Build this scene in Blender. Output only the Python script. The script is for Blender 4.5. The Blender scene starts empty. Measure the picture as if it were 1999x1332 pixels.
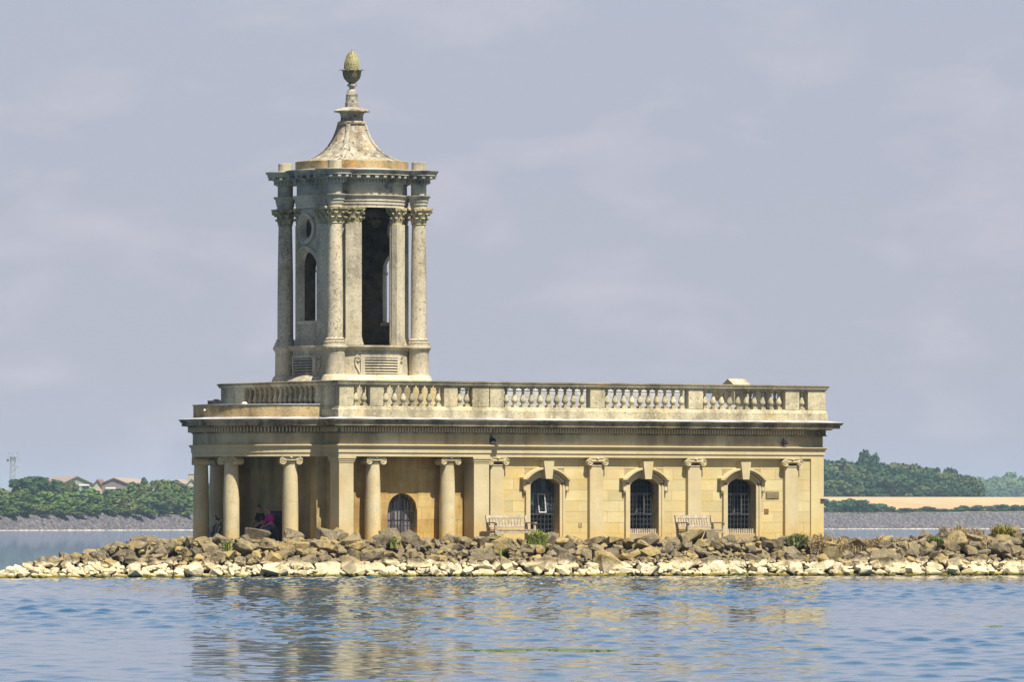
import bpy, bmesh, math, random
import numpy as np
from mathutils import Vector, Matrix, noise as mnoise

R = math.radians
PI = math.pi
random.seed(7)
rng = np.random.default_rng(11)
scene = bpy.context.scene
COL = scene.collection

# ------------------------------------------------------------------ camera
CAM_Y, EYE, FPX = -250.0, 1.72, 15000.0
cam = bpy.data.cameras.new('camera')
cam.sensor_width = 36.0
cam.lens = 36.0 * FPX / 1999.0
cam.shift_y = (1022.0 - 666.0) / 1999.0
cam.clip_start = 1.0
cam.clip_end = 30000.0
cam_o = bpy.data.objects.new('camera', cam)
cam_o.location = (0, CAM_Y, EYE)
cam_o.rotation_euler = (R(90), 0, 0)
COL.objects.link(cam_o)
scene.camera = cam_o

# ------------------------------------------------------------------ light
YAW = R(32.0)                       # the church is turned 32 degrees from the view
SUN_EL = R(60.0)
SUN_AZ = R(-86.0) + YAW             # a little east of the church's south
sun_dir = Vector((math.cos(SUN_AZ) * math.cos(SUN_EL), math.sin(SUN_AZ) * math.cos(SUN_EL), math.sin(SUN_EL)))
sl = bpy.data.lights.new('sun', 'SUN')
sl.energy = 5.0
sl.angle = R(0.55)
sl.color = (1.0, 0.93, 0.79)
so = bpy.data.objects.new('sun', sl)
so.rotation_euler = (-sun_dir).to_track_quat('-Z', 'Y').to_euler()
so.location = (40, -60, 80)
COL.objects.link(so)

world = bpy.data.worlds.new('World')
scene.world = world
world.use_nodes = True
wn, wl = world.node_tree.nodes, world.node_tree.links
wn.clear()
sky = wn.new('ShaderNodeTexSky')
sky.sky_type = 'NISHITA'
sky.sun_disc = False
sky.sun_elevation = SUN_EL
sky.sun_rotation = math.atan2(sun_dir.x, sun_dir.y)
sky.altitude = 90
sky.air_density = 1.0
sky.dust_density = 0.6
sky.ozone_density = 2.5
tc = wn.new('ShaderNodeTexCoord')
mp = wn.new('ShaderNodeMapping')
mp.inputs['Scale'].default_value = (30, 30, 74)
cl = wn.new('ShaderNodeTexNoise')
cl.inputs['Scale'].default_value = 1.3
cl.inputs['Detail'].default_value = 5.0
cl.inputs['Roughness'].default_value = 0.52
cl.inputs['Distortion'].default_value = 0.3
cr = wn.new('ShaderNodeValToRGB')
cr.color_ramp.elements[0].position = 0.50
cr.color_ramp.elements[0].color = (0, 0, 0, 1)
cr.color_ramp.elements[1].position = 0.82
cr.color_ramp.elements[1].color = (1, 1, 1, 1)
veil = wn.new('ShaderNodeMix')
veil.data_type = 'RGBA'
veil.inputs[0].default_value = 0.80
veil.inputs[7].default_value = (4.58, 4.56, 5.85, 1)       # thin summer haze over the whole sky
clo = wn.new('ShaderNodeMix')
clo.data_type = 'RGBA'
clo.inputs[7].default_value = (6.8, 6.3, 6.9, 1)       # faint pinkish cloud
mul = wn.new('ShaderNodeMath')
mul.operation = 'MULTIPLY'
mul.inputs[1].default_value = 0.62
bg = wn.new('ShaderNodeBackground')
bg.inputs['Strength'].default_value = 0.052
wo = wn.new('ShaderNodeOutputWorld')
wl.new(tc.outputs['Generated'], mp.inputs['Vector'])
wl.new(mp.outputs['Vector'], cl.inputs['Vector'])
wl.new(cl.outputs['Fac'], cr.inputs['Fac'])
sep = wn.new('ShaderNodeSeparateXYZ')
fade = wn.new('ShaderNodeMapRange')           # the veil thins towards the zenith
fade.inputs[1].default_value = 0.05
fade.inputs[2].default_value = 0.26
fade.inputs[3].default_value = 0.80
fade.inputs[4].default_value = 0.05
wl.new(tc.outputs['Generated'], sep.inputs[0])
wl.new(sep.outputs['Z'], fade.inputs[0])
wl.new(fade.outputs[0], veil.inputs[0])
wl.new(sky.outputs['Color'], veil.inputs[6])
wl.new(cr.outputs['Color'], mul.inputs[0])
wl.new(mul.outputs[0], clo.inputs[0])
wl.new(veil.outputs[2], clo.inputs[6])
wl.new(clo.outputs[2], bg.inputs['Color'])
wl.new(bg.outputs[0], wo.inputs['Surface'])

vs = scene.view_settings
vs.view_transform = 'Standard'
vs.look = 'None'
vs.gamma = 1.0
vs.use_curve_mapping = False
vs.exposure = 0.95
scene.cycles.use_denoising = True
scene.cycles.max_bounces = 6
scene.cycles.volume_bounces = 0
scene.cycles.sample_clamp_indirect = 6.0

# ------------------------------------------------------------------ pixel <-> place
CS, SN = math.cos(YAW), math.sin(YAW)
OX, OY = -5.625, 0.0                # the church's south-west corner


def U(px, v):
    """east coordinate on the church's plane v seen at photo column px"""
    k = (px - 999.5) / FPX
    return (k * (250 + v * CS) - OX + v * SN) / (CS - k * SN)


def V(px, u):
    k = (px - 999.5) / FPX
    return (OX + u * CS - k * (250 + u * SN)) / (k * CS + SN)


def ZY(py, u=0.0, v=0.0):
    return EYE + (1022 - py) * (250 + u * SN + v * CS) / FPX


def AT(px, Y):
    return (px - 999.5) * (250 + Y) / FPX


def ZD(py, Y):
    return EYE + (1022 - py) * (250 + Y) / FPX


def CH(u, v, z=0.0):
    """church coordinates to world"""
    return Vector((OX + u * CS - v * SN, OY + u * SN + v * CS, z))


# ------------------------------------------------------------------ mesh helpers
class MB:
    def __init__(self):
        self.v, self.f = [], []

    def add(self, vs, fs, M=None):
        o = len(self.v)
        if M is not None:
            vs = [tuple(M @ Vector(p)) for p in vs]
        self.v.extend(vs)
        self.f.extend([tuple(i + o for i in f) for f in fs])
        return self

    def box(self, x0, x1, y0, y1, z0, z1, M=None):
        vs = [(x0, y0, z0), (x1, y0, z0), (x1, y1, z0), (x0, y1, z0), (x0, y0, z1), (x1, y0, z1), (x1, y1, z1), (x0, y1, z1)]
        return self.add(vs, [(3, 2, 1, 0), (4, 5, 6, 7), (0, 1, 5, 4), (1, 2, 6, 5), (2, 3, 7, 6), (3, 0, 4, 7)], M)

    def cham(self, x0, x1, y0, y1, z0, z1, c=0.01, M=None):
        """box with a chamfered -y face"""
        vs = [(x0, y1, z0), (x1, y1, z0), (x1, y1, z1), (x0, y1, z1),
              (x0, y0 + c, z0), (x1, y0 + c, z0), (x1, y0 + c, z1), (x0, y0 + c, z1),
              (x0 + c, y0, z0 + c), (x1 - c, y0, z0 + c), (x1 - c, y0, z1 - c), (x0 + c, y0, z1 - c)]
        fs = [(0, 3, 2, 1), (0, 1, 5, 4), (1, 2, 6, 5), (2, 3, 7, 6), (3, 0, 4, 7),
              (4, 5, 9, 8), (5, 6, 10, 9), (6, 7, 11, 10), (7, 4, 8, 11), (8, 9, 10, 11)]
        return self.add(vs, fs, M)

    def prism(self, poly, d0, d1, M=None):
        """poly in (x, z), extruded along y from d0 to d1 (counter-clockwise seen from -y)"""
        n = len(poly)
        vs = [(p[0], d0, p[1]) for p in poly] + [(p[0], d1, p[1]) for p in poly]
        fs = [tuple(range(n)), tuple(range(2 * n - 1, n - 1, -1))]
        fs += [(i, i + n, (i + 1) % n + n, (i + 1) % n) for i in range(n)]
        return self.add(vs, fs, M)

    def slab(self, poly, z0, z1, M=None):
        n = len(poly)
        vs = [(p[0], p[1], z0) for p in poly] + [(p[0], p[1], z1) for p in poly]
        fs = [tuple(range(n - 1, -1, -1)), tuple(range(n, 2 * n))]
        fs += [(i, (i + 1) % n, (i + 1) % n + n, i + n) for i in range(n)]
        return self.add(vs, fs, M)

    def lathe(self, prof, cx=0, cy=0, n=24, M=None, caps=True):
        vs, fs = [], []
        m = len(prof)
        for r, z in prof:
            for k in range(n):
                a = 2 * PI * k / n
                vs.append((cx + r * math.cos(a), cy + r * math.sin(a), z))
        for j in range(m - 1):
            for k in range(n):
                k2 = (k + 1) % n
                fs.append((j * n + k, j * n + k2, (j + 1) * n + k2, (j + 1) * n + k))
        if caps:
            fs.append(tuple(range(n - 1, -1, -1)))
            fs.append(tuple((m - 1) * n + k for k in range(n)))
        return self.add(vs, fs, M)

    def tube(self, pts, r, n=6, M=None):
        pts = [Vector(p) for p in pts]
        rr = r if isinstance(r, (list, tuple)) else [r] * len(pts)
        vs, fs = [], []
        up = Vector((0, 0, 1))
        for i, p in enumerate(pts):
            d = (pts[min(i + 1, len(pts) - 1)] - pts[max(i - 1, 0)])
            d = d.normalized() if d.length > 1e-9 else Vector((0, 0, 1))
            a = d.cross(up)
            if a.length < 1e-3:
                a = d.cross(Vector((0, 1, 0)))
            a.normalize()
            b = d.cross(a).normalized()
            for k in range(n):
                t = 2 * PI * k / n
                vs.append(tuple(p + (a * math.cos(t) + b * math.sin(t)) * rr[i]))
        for i in range(len(pts) - 1):
            for k in range(n):
                k2 = (k + 1) % n
                fs.append((i * n + k, i * n + k2, (i + 1) * n + k2, (i + 1) * n + k))
        fs.append(tuple(range(n - 1, -1, -1)))
        fs.append(tuple((len(pts) - 1) * n + k for k in range(n)))
        return self.add(vs, fs, M)

    def sweep(self, prof, path, closed=True, loop=True, M=None):
        """prof: (out, z) points; path: counter-clockwise plan points, out is to the right of travel"""
        n, m = len(path), len(prof)
        P = [Vector((p[0], p[1])) for p in path]
        nor = []
        for i in range(n if closed else n - 1):
            d = (P[(i + 1) % n] - P[i]).normalized()
            nor.append(Vector((d.y, -d.x)))
        mit = []
        for i in range(n):
            if closed:
                a, b = nor[i - 1], nor[i]
            else:
                a, b = nor[max(i - 1, 0)], nor[min(i, n - 2)]
            mit.append((a + b) / max(1e-6, 1 + a.dot(b)))
        vs, fs = [], []
        for i in range(n):
            for o, z in prof:
                q = P[i] + mit[i] * o
                vs.append((q.x, q.y, z))
        mm = m if loop else m - 1
        for i in range(n if closed else n - 1):
            i2 = (i + 1) % n
            for j in range(mm):
                j2 = (j + 1) % m
                fs.append((i * m + j, i2 * m + j, i2 * m + j2, i * m + j2))
        if not closed:
            fs.append(tuple(range(m)))
            fs.append(tuple((n - 1) * m + j for j in range(m - 1, -1, -1)))
        return self.add(vs, fs, M)

    def mesh(self, name, smooth=False, angle=35):
        me = bpy.data.meshes.new(name)
        me.from_pydata(self.v, [], self.f)
        bm = bmesh.new()
        bm.from_mesh(me)
        bmesh.ops.recalc_face_normals(bm, faces=bm.faces)
        bm.to_mesh(me)
        bm.free()
        if smooth:
            me.shade_smooth()
            me.set_sharp_from_angle(angle=R(angle))
        return me

    def build(self, name, mat, parent=None, smooth=False, angle=35, loc=None, rz=0.0):
        me = self.mesh(name, smooth, angle)
        return link(name, me, mat, parent, loc, rz)


def link(name, me, mat=None, parent=None, loc=None, rz=0.0, scale=None):
    if mat is not None and len(me.materials) == 0:
        me.materials.append(mat)
    o = bpy.data.objects.new(name, me)
    COL.objects.link(o)
    if parent is not None:
        o.parent = parent
    if loc is not None:
        o.location = loc
    if rz:
        o.rotation_euler = (0, 0, rz)
    if scale is not None:
        o.scale = scale
    return o


def empty(name, loc=(0, 0, 0), rz=0.0, parent=None):
    o = bpy.data.objects.new(name, None)
    o.empty_display_size = 0.2
    o.location = loc
    o.rotation_euler = (0, 0, rz)
    COL.objects.link(o)
    if parent is not None:
        o.parent = parent
    return o


def tag(o, label=None, cat=None, group=None, kind=None):
    if label:
        o['label'] = label
    if cat:
        o['category'] = cat
    if group:
        o['group'] = group
    if kind:
        o['kind'] = kind
    return o


def circle(cx, cy, r, n=64, a0=0.0, a1=None):
    if a1 is None:
        return [(cx + r * math.cos(a0 + 2 * PI * k / n), cy + r * math.sin(a0 + 2 * PI * k / n)) for k in range(n)]
    return [(cx + r * math.cos(a0 + (a1 - a0) * k / n), cy + r * math.sin(a0 + (a1 - a0) * k / n)) for k in range(n + 1)]


# ------------------------------------------------------------------ materials
class NT:
    def __init__(self, name):
        self.m = bpy.data.materials.new(name)
        self.m.use_nodes = True
        self.n = self.m.node_tree.nodes
        self.l = self.m.node_tree.links
        self.b = self.n['Principled BSDF']
        self._pos = None

    def new(self, t, **kw):
        x = self.n.new(t)
        for k, v in kw.items():
            setattr(x, k, v)
        return x

    def pos(self):
        if self._pos is None:
            self._pos = self.new('ShaderNodeNewGeometry').outputs['Position']
        return self._pos

    def noise(self, scale, detail=3.0, rough=0.55, stretch=None, vec=None, off=(0, 0, 0), dist=0.0):
        v = vec if vec is not None else self.pos()
        mpn = self.new('ShaderNodeMapping')
        mpn.inputs['Scale'].default_value = stretch or (1, 1, 1)
        mpn.inputs['Location'].default_value = off
        self.l.new(v, mpn.inputs['Vector'])
        x = self.new('ShaderNodeTexNoise')
        x.inputs['Scale'].default_value = scale
        x.inputs['Detail'].default_value = detail
        x.inputs['Roughness'].default_value = rough
        x.inputs['Distortion'].default_value = dist
        self.l.new(mpn.outputs[0], x.inputs['Vector'])
        return x.outputs['Fac']

    def ramp(self, fac, a, b, lo=0.0, hi=1.0):
        x = self.new('ShaderNodeMapRange')
        x.inputs[1].default_value = a
        x.inputs[2].default_value = b
        x.inputs[3].default_value = lo
        x.inputs[4].default_value = hi
        self.l.new(fac, x.inputs[0])
        return x.outputs[0]

    def math(self, op, a, b=None, clamp=False):
        x = self.new('ShaderNodeMath', operation=op, use_clamp=clamp)
        for i, q in enumerate((a, b)):
            if q is None:
                continue
            if isinstance(q, (int, float)):
                x.inputs[i].default_value = q
            else:
                self.l.new(q, x.inputs[i])
        return x.outputs[0]

    def mix(self, fac, a, b, mode='MIX'):
        x = self.new('ShaderNodeMix', data_type='RGBA', blend_type=mode)
        for s, q in ((0, fac), (6, a), (7, b)):
            if isinstance(q, (int, float)):
                x.inputs[s].default_value = q
            elif isinstance(q, tuple):
                x.inputs[s].default_value = q if len(q) == 4 else q + (1.0,)
            else:
                self.l.new(q, x.inputs[s])
        return x.outputs[2]

    def z(self):
        s = self.new('ShaderNodeSeparateXYZ')
        self.l.new(self.pos(), s.inputs[0])
        return s.outputs['Z']

    def rnd(self):
        return self.new('ShaderNodeObjectInfo').outputs['Random']

    def island(self):
        return self.new('ShaderNodeNewGeometry').outputs['Random Per Island']

    def bump(self, h, strength=0.3, dist=0.02):
        x = self.new('ShaderNodeBump')
        x.inputs['Strength'].default_value = strength
        x.inputs['Distance'].default_value = dist
        self.l.new(h, x.inputs['Height'])
        self.l.new(x.outputs[0], self.b.inputs['Normal'])

    def done(self, col=None, rough=0.85, spec=0.3, metal=0.0):
        if col is not None:
            if isinstance(col, tuple):
                self.b.inputs['Base Color'].default_value = col if len(col) == 4 else col + (1.0,)
            else:
                self.l.new(col, self.b.inputs['Base Color'])
        self.b.inputs['Roughness'].default_value = rough
        self.b.inputs['Specular IOR Level'].default_value = spec
        self.b.inputs['Metallic'].default_value = metal
        return self.m


def stone(name, base, alt, grime, grime_amt=0.5, ochre=None, ochre_amt=0.0, speck=0.0, blocks=0.0, courses=False, damp=0.0, grime_scale=0.9, spk=1.0, gth=(0.205, 0.36)):
    t = NT(name)
    c = t.mix(t.ramp(t.noise(0.7, 4), 0.35, 0.68), base, alt)
    if blocks:
        r = t.rnd()
        c = t.mix(t.ramp(r, 0.0, 1.0, 0.0, blocks), c, tuple(x * 0.66 for x in alt))
        r2 = t.math('FRACT', t.math('MULTIPLY', r, 7.13))
        c = t.mix(t.ramp(r2, 0.55, 1.0, 0.0, blocks), c, (0.52, 0.38, 0.17))
    if courses:
        bt = t.new('ShaderNodeTexBrick')
        mpn = t.new('ShaderNodeMapping')
        mpn.inputs['Rotation'].default_value = (R(90), 0, -YAW)
        t.l.new(t.pos(), mpn.inputs['Vector'])
        t.l.new(mpn.outputs[0], bt.inputs['Vector'])
        bt.inputs['Scale'].default_value = 1.0
        bt.inputs['Brick Width'].default_value = 1.25
        bt.inputs['Row Height'].default_value = 5.0
        bt.inputs['Mortar Size'].default_value = 0.009
        bt.inputs['Color1'].default_value = (1, 1, 1, 1)
        bt.inputs['Color2'].default_value = (0.86, 0.84, 0.80, 1)
        bt.inputs['Mortar'].default_value = (0.5, 0.45, 0.38, 1)
        c = t.mix(0.85, c, bt.outputs['Color'], 'MULTIPLY')
    if ochre is not None:
        f = t.ramp(t.noise(0.85, 5, 0.6, off=(3, 1, 7)), 0.52, 0.70, 0.0, ochre_amt)
        if damp:
            zz = t.ramp(t.math('ADD', t.z(), t.math('MULTIPLY', t.noise(1.7, 4, 0.6, off=(9, 0, 2)), -1.5)), 0.2, 1.15, damp, 0.0)
            f = t.math('MAXIMUM', f, zz)
        c = t.mix(f, c, ochre)
    st = t.noise(1.6, 5, 0.62, stretch=(1, 1, 0.22), off=(5, 5, 0))
    blot = t.noise(grime_scale, 5, 0.66, off=(1, 8, 3))
    g = t.ramp(t.math('MULTIPLY', st, blot), gth[0], gth[1], 0.0, grime_amt)
    c = t.mix(g, c, grime)
    if speck:
        s = t.ramp(t.noise(14.0 * spk, 3, 0.7), 0.56, 0.64, 0.0, speck)
        c = t.mix(s, c, tuple(x * 0.45 for x in grime))
        s2 = t.ramp(t.noise(11.0 * spk, 3, 0.7, off=(2, 2, 2)), 0.58, 0.66, 0.0, speck)
        c = t.mix(s2, c, tuple(min(1, x * 1.25) for x in base))
    t.bump(t.math('ADD', t.noise(22, 4, 0.6), t.math('MULTIPLY', t.noise(4, 3), 1.5)), 0.35, 0.02)
    return t.done(c, 0.9, 0.2)


CREAM = (0.60, 0.49, 0.285)
CREAM2 = (0.52, 0.42, 0.235)
OCHRE = (0.52, 0.32, 0.085)
GREYB = (0.20, 0.175, 0.125)
M = {}
M['nave'] = stone('nave_limestone', (0.55, 0.475, 0.27), (0.49, 0.415, 0.215), (0.36, 0.28, 0.14), 0.28, (0.52, 0.34, 0.08), 0.5, blocks=0.55, damp=0.75)
M['smooth'] = stone('dressed_limestone', (0.49, 0.42, 0.26), (0.43, 0.36, 0.21), (0.29, 0.235, 0.14), 0.35, OCHRE, 0.25, courses=False, damp=0.75)
M['frieze'] = stone('frieze_limestone', (0.50, 0.44, 0.28), (0.43, 0.37, 0.215), (0.20, 0.155, 0.085), 0.7, (0.42, 0.27, 0.085), 0.45, blocks=0.4, gth=(0.19, 0.33))
M['cornice'] = stone('cornice_limestone', (0.40, 0.35, 0.23), (0.31, 0.27, 0.17), (0.075, 0.064, 0.045), 0.9, OCHRE, 0.2, speck=0.4, gth=(0.18, 0.31))
M['parapet'] = stone('parapet_limestone', (0.52, 0.46, 0.31), (0.42, 0.365, 0.235), (0.15, 0.13, 0.085), 0.7, (0.50, 0.32, 0.08), 0.55, speck=0.6, gth=(0.19, 0.33))
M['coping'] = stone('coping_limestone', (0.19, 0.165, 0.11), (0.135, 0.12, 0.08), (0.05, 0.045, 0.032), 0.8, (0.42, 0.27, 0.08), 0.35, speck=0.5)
M['lichen'] = stone('lichened_limestone', (0.42, 0.32, 0.17), (0.38, 0.27, 0.12), (0.12, 0.095, 0.055), 0.8, (0.48, 0.24, 0.05), 0.9, speck=0.6)
M['tower'] = stone('tower_limestone', (0.52, 0.46, 0.33), (0.44, 0.39, 0.28), (0.15, 0.135, 0.105), 0.65, (0.44, 0.34, 0.14), 0.3, speck=0.5)
M['tcol'] = stone('tower_column_stone', (0.52, 0.45, 0.32), (0.42, 0.365, 0.255), (0.15, 0.13, 0.09), 0.65, (0.44, 0.32, 0.13), 0.25, speck=0.8)
M['tgrey'] = stone('weathered_frieze_stone', (0.37, 0.345, 0.27), (0.42, 0.38, 0.265), (0.09, 0.088, 0.075), 0.9, (0.40, 0.31, 0.13), 0.3, speck=0.3, grime_scale=1.8)
M['spire'] = stone('spire_stone', (0.41, 0.38, 0.31), (0.27, 0.24, 0.175), (0.10, 0.085, 0.06), 0.8, (0.42, 0.23, 0.045), 0.6, speck=1.0, spk=0.55)
M['corinth'] = stone('carved_capital_stone', (0.47, 0.40, 0.23), (0.37, 0.32, 0.19), (0.13, 0.11, 0.06), 0.7, (0.45, 0.30, 0.06), 0.8, speck=0.6)
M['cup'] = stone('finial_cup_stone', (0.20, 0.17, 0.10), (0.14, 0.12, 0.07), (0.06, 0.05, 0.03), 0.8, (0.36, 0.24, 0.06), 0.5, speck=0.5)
M['cone'] = stone('finial_stone', (0.40, 0.365, 0.19), (0.32, 0.285, 0.14), (0.13, 0.11, 0.06), 0.7, (0.45, 0.27, 0.05), 0.4, speck=0.6)
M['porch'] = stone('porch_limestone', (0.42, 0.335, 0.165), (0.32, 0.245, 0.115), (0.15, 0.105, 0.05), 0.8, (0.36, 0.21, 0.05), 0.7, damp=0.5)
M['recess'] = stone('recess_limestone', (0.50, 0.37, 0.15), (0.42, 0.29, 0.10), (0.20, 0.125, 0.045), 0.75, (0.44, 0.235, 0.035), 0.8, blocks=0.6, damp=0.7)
M['column'] = stone('column_limestone', (0.52, 0.45, 0.285), (0.45, 0.38, 0.225), (0.27, 0.215, 0.12), 0.45, (0.58, 0.36, 0.08), 0.2, speck=0.22, damp=0.7)


def plain(name, col, rough=0.7, spec=0.3, metal=0.0, var=0.25, scale=6.0, bump=0.0):
    t = NT(name)
    c = t.mix(t.ramp(t.noise(scale, 4), 0.3, 0.7), col, tuple(x * (1 - var) for x in col))
    if bump:
        t.bump(t.noise(scale * 3, 4), bump, 0.02)
    return t.done(c, rough, spec, metal)


M['lead'] = plain('lead_sheet', (0.50, 0.51, 0.54), 0.6, 0.3, 0.0, 0.65, 1.6)
M['iron'] = plain('dark_iron', (0.03, 0.03, 0.033), 0.6, 0.4)
M['frame'] = plain('grey_window_frame', (0.07, 0.07, 0.08), 0.5, 0.4)
M['white_paint'] = plain('white_painted_casement', (0.55, 0.54, 0.52), 0.5, 0.4, var=0.1)
M['mesh_wire'] = plain('galvanised_wire', (0.12, 0.125, 0.13), 0.6, 0.3)
M['black_plastic'] = plain('black_plastic', (0.02, 0.02, 0.022), 0.5, 0.4)
M['wood'] = plain('silvered_oak', (0.42, 0.36, 0.27), 0.8, 0.2, var=0.45, scale=9.0, bump=0.2)
M['bronze'] = plain('bronze_plaque', (0.13, 0.10, 0.05), 0.55, 0.4, var=0.3)
M['letter'] = plain('plaque_lettering', (0.42, 0.36, 0.22), 0.6, 0.3)
M['dark_door'] = plain('dark_door_paint', (0.028, 0.024, 0.024), 0.6, 0.3)
M['vent'] = plain('rusty_vent', (0.20, 0.11, 0.05), 0.8, 0.2)

t = NT('window_glass')
g = t.ramp(t.noise(2.2, 4, 0.6, stretch=(1, 1, 0.6)), 0.5, 0.72)
cg = t.mix(g, (0.004, 0.005, 0.007), (0.016, 0.026, 0.034))
t.bump(t.noise(5, 2), 0.08, 0.02)
M['glass'] = t.done(cg, 0.10, 0.10)
t = NT('painted_reflection_glass')
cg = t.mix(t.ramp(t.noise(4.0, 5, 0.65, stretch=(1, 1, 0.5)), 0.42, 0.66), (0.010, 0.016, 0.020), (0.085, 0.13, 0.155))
M['glass_reflection_paint'] = t.done(t.mix(t.ramp(t.z(), 2.0, 2.3), (0.004, 0.005, 0.007), cg), 0.10, 0.2)  # bluish reflection painted into the colour of the upper panes
t = NT('old_leaded_glass')
cg = t.mix(t.ramp(t.noise(3.0, 4, 0.6, stretch=(1.6, 1.6, 0.5)), 0.4, 0.66), (0.055, 0.05, 0.055), (0.22, 0.20, 0.215))
M['oldglass'] = t.done(cg, 0.25, 0.4)

t = NT('roof_slates')
bt = t.new('ShaderNodeTexBrick')
mpn = t.new('ShaderNodeMapping')
mpn.inputs['Rotation'].default_value = (0, 0, -YAW)
t.l.new(t.pos(), mpn.inputs['Vector'])
t.l.new(mpn.outputs[0], bt.inputs['Vector'])
bt.inputs['Scale'].default_value = 1.0
bt.inputs['Brick Width'].default_value = 0.42
bt.inputs['Row Height'].default_value = 0.24
bt.inputs['Mortar Size'].default_value = 0.015
bt.inputs['Color1'].default_value = (0.23, 0.23, 0.225, 1)
bt.inputs['Color2'].default_value = (0.17, 0.17, 0.168, 1)
bt.inputs['Mortar'].default_value = (0.08, 0.08, 0.08, 1)
t.bump(bt.outputs['Fac'], 0.4, -0.02)
M['slate'] = t.done(t.mix(t.ramp(t.noise(3, 4), 0.4, 0.7, 0, 0.5), bt.outputs['Color'], (0.33, 0.325, 0.29)), 0.8, 0.3)
# ================================================================== church
church = empty('church', (OX, OY, 0), YAW)
tag(church, 'cream stone classical church with round bowed portico and tall columned tower, standing by the water', 'church')
AX = 3.85                      # the church's long axis (north coordinate)
BW = U(955, 0)                 # east end of the tower block
VN = 0.25                      # nave pilaster plane
VW = 0.40                      # nave wall plane
UE = U(1611, VN)               # east end
DEP = 2 * AX
RB = 2.86                      # bow
GROUND = 1.10

bow = circle(0, AX, RB, 40, R(90), R(270))
PLAN = [(0, 0), (BW, 0), (BW, VN), (UE, VN), (UE, DEP - VN), (BW, DEP - VN), (BW, DEP), (0, DEP)] + bow
PLAN_S = [(0, 0), (BW, 0), (BW, VN), (U(1560, VN), VN), (U(1560, VN), VN + 0.12), (UE - 0.02, VN + 0.12), (UE - 0.02, DEP - VN), (BW, DEP - VN), (BW, DEP), (0, DEP)] + bow
RECT = [(0, 0), (BW, 0), (BW, VN), (UE, VN), (UE, DEP - VN), (BW, DEP - VN), (BW, DEP), (0, DEP)]

# ---- entablature
ent = empty('entablature', parent=church)
MB().sweep([(-0.5, 3.90), (0.025, 3.90), (0.025, 4.025), (0.055, 4.028), (0.055, 4.185), (0.075, 4.19), (0.12, 4.25), (0.13, 4.255), (0.13, 4.285), (0.0, 4.300), (-0.5, 4.300)], PLAN_S).build('architrave', M['smooth'], ent)
MB().sweep([(-0.45, 4.302), (0.0, 4.302), (0.0, 4.662), (-0.45, 4.662)], PLAN_S).build('frieze', M['frieze'], ent)
MB().sweep([(-0.5, 4.664), (0.04, 4.664), (0.045, 4.70), (0.015, 4.701), (0.015, 4.860), (0.15, 4.866), (0.185, 4.91), (0.185, 4.925), (0.35, 4.925), (0.35, 4.915), (0.365, 4.915), (0.365, 5.02), (0.40, 5.03), (0.43, 5.08), (0.46, 5.10), (0.46, 5.118), (-0.5, 5.12)], PLAN).build('cornice', M['cornice'], ent)
MB().sweep([(0.466, 5.117), (0.466, 5.126), (0.40, 5.135), (0.02, 5.19), (-0.5, 5.19), (-0.5, 5.121), (0.44, 5.121)], PLAN).build('lead_flashing', M['lead'], ent)
dm = MB()


def dentil_line(p0, p1):
    p0, p1 = Vector(p0), Vector(p1)
    d = p1 - p0
    L = d.length
    n = max(1, int(L / 0.107))
    a = math.atan2(d.y, d.x)
    for k in range(n):
        q = p0 + d * ((k + 0.5) / n)
        dm.box(-0.026, 0.026, -0.160, 0.01, 4.705, 4.858, Matrix.Translation((q.x, q.y, 0)) @ Matrix.Rotation(a, 4, 'Z'))


dentil_line((0, 0), (BW, 0))
dentil_line((BW + 0.1, VN), (U(1565, VN), VN))
dentil_line((0, AX - RB), (0, 0))
dentil_line((0, DEP), (0, AX + RB))
for k in range(len(bow) - 1):
    dentil_line(bow[k], bow[k + 1])
tag(dm.build('dentils', M['smooth'], ent), kind='stuff')
FRIEZE_BLOCKS = True

# ---- ashlar helper
BLOCK = MB().cham(-0.5, 0.5, 0, 1, -0.5, 0.5, 0.02).mesh('block')


def ashlar(parent, u0, u1, z0, z1, v, rows, length, mat, rz=0.0, origin=(0, 0), shift=0.0, skip=None):
    """blocks on a wall face; the face looks along -y of a frame turned by rz about origin"""
    if len(BLOCK.materials) == 0:
        BLOCK.materials.append(mat)
    h = (z1 - z0) / rows
    c, s = math.cos(rz), math.sin(rz)
    for r in range(rows):
        n = max(1, round((u1 - u0) / length))
        off = ((r % 2) * 0.5 + shift) * (u1 - u0) / n
        edges = [u0]
        x = u0 + (off % ((u1 - u0) / n))
        if x < u0 + 0.12:
            x += (u1 - u0) / n
        while x < u1 - 0.12:
            edges.append(x + random.uniform(-0.05, 0.05))
            x += (u1 - u0) / n
        edges.append(u1)
        for a, b in zip(edges[:-1], edges[1:]):
            za, zb = z0 + r * h, z0 + (r + 1) * h
            if skip and skip(a, b, za, zb):
                continue
            yy = v + random.uniform(-0.003, 0.003)
            xm = (a + b) / 2
            o = bpy.data.objects.new('block', BLOCK)
            COL.objects.link(o)
            o.parent = parent
            o.location = (origin[0] + xm * c - yy * s, origin[1] + xm * s + yy * c, (za + zb) / 2)
            o.rotation_euler = (0, 0, rz)
            o.scale = (b - a - 0.006, 0.03, h - 0.006)
            if o.data.materials[0] != mat:
                o.material_slots[0].link = 'OBJECT'
                o.material_slots[0].material = mat


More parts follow.
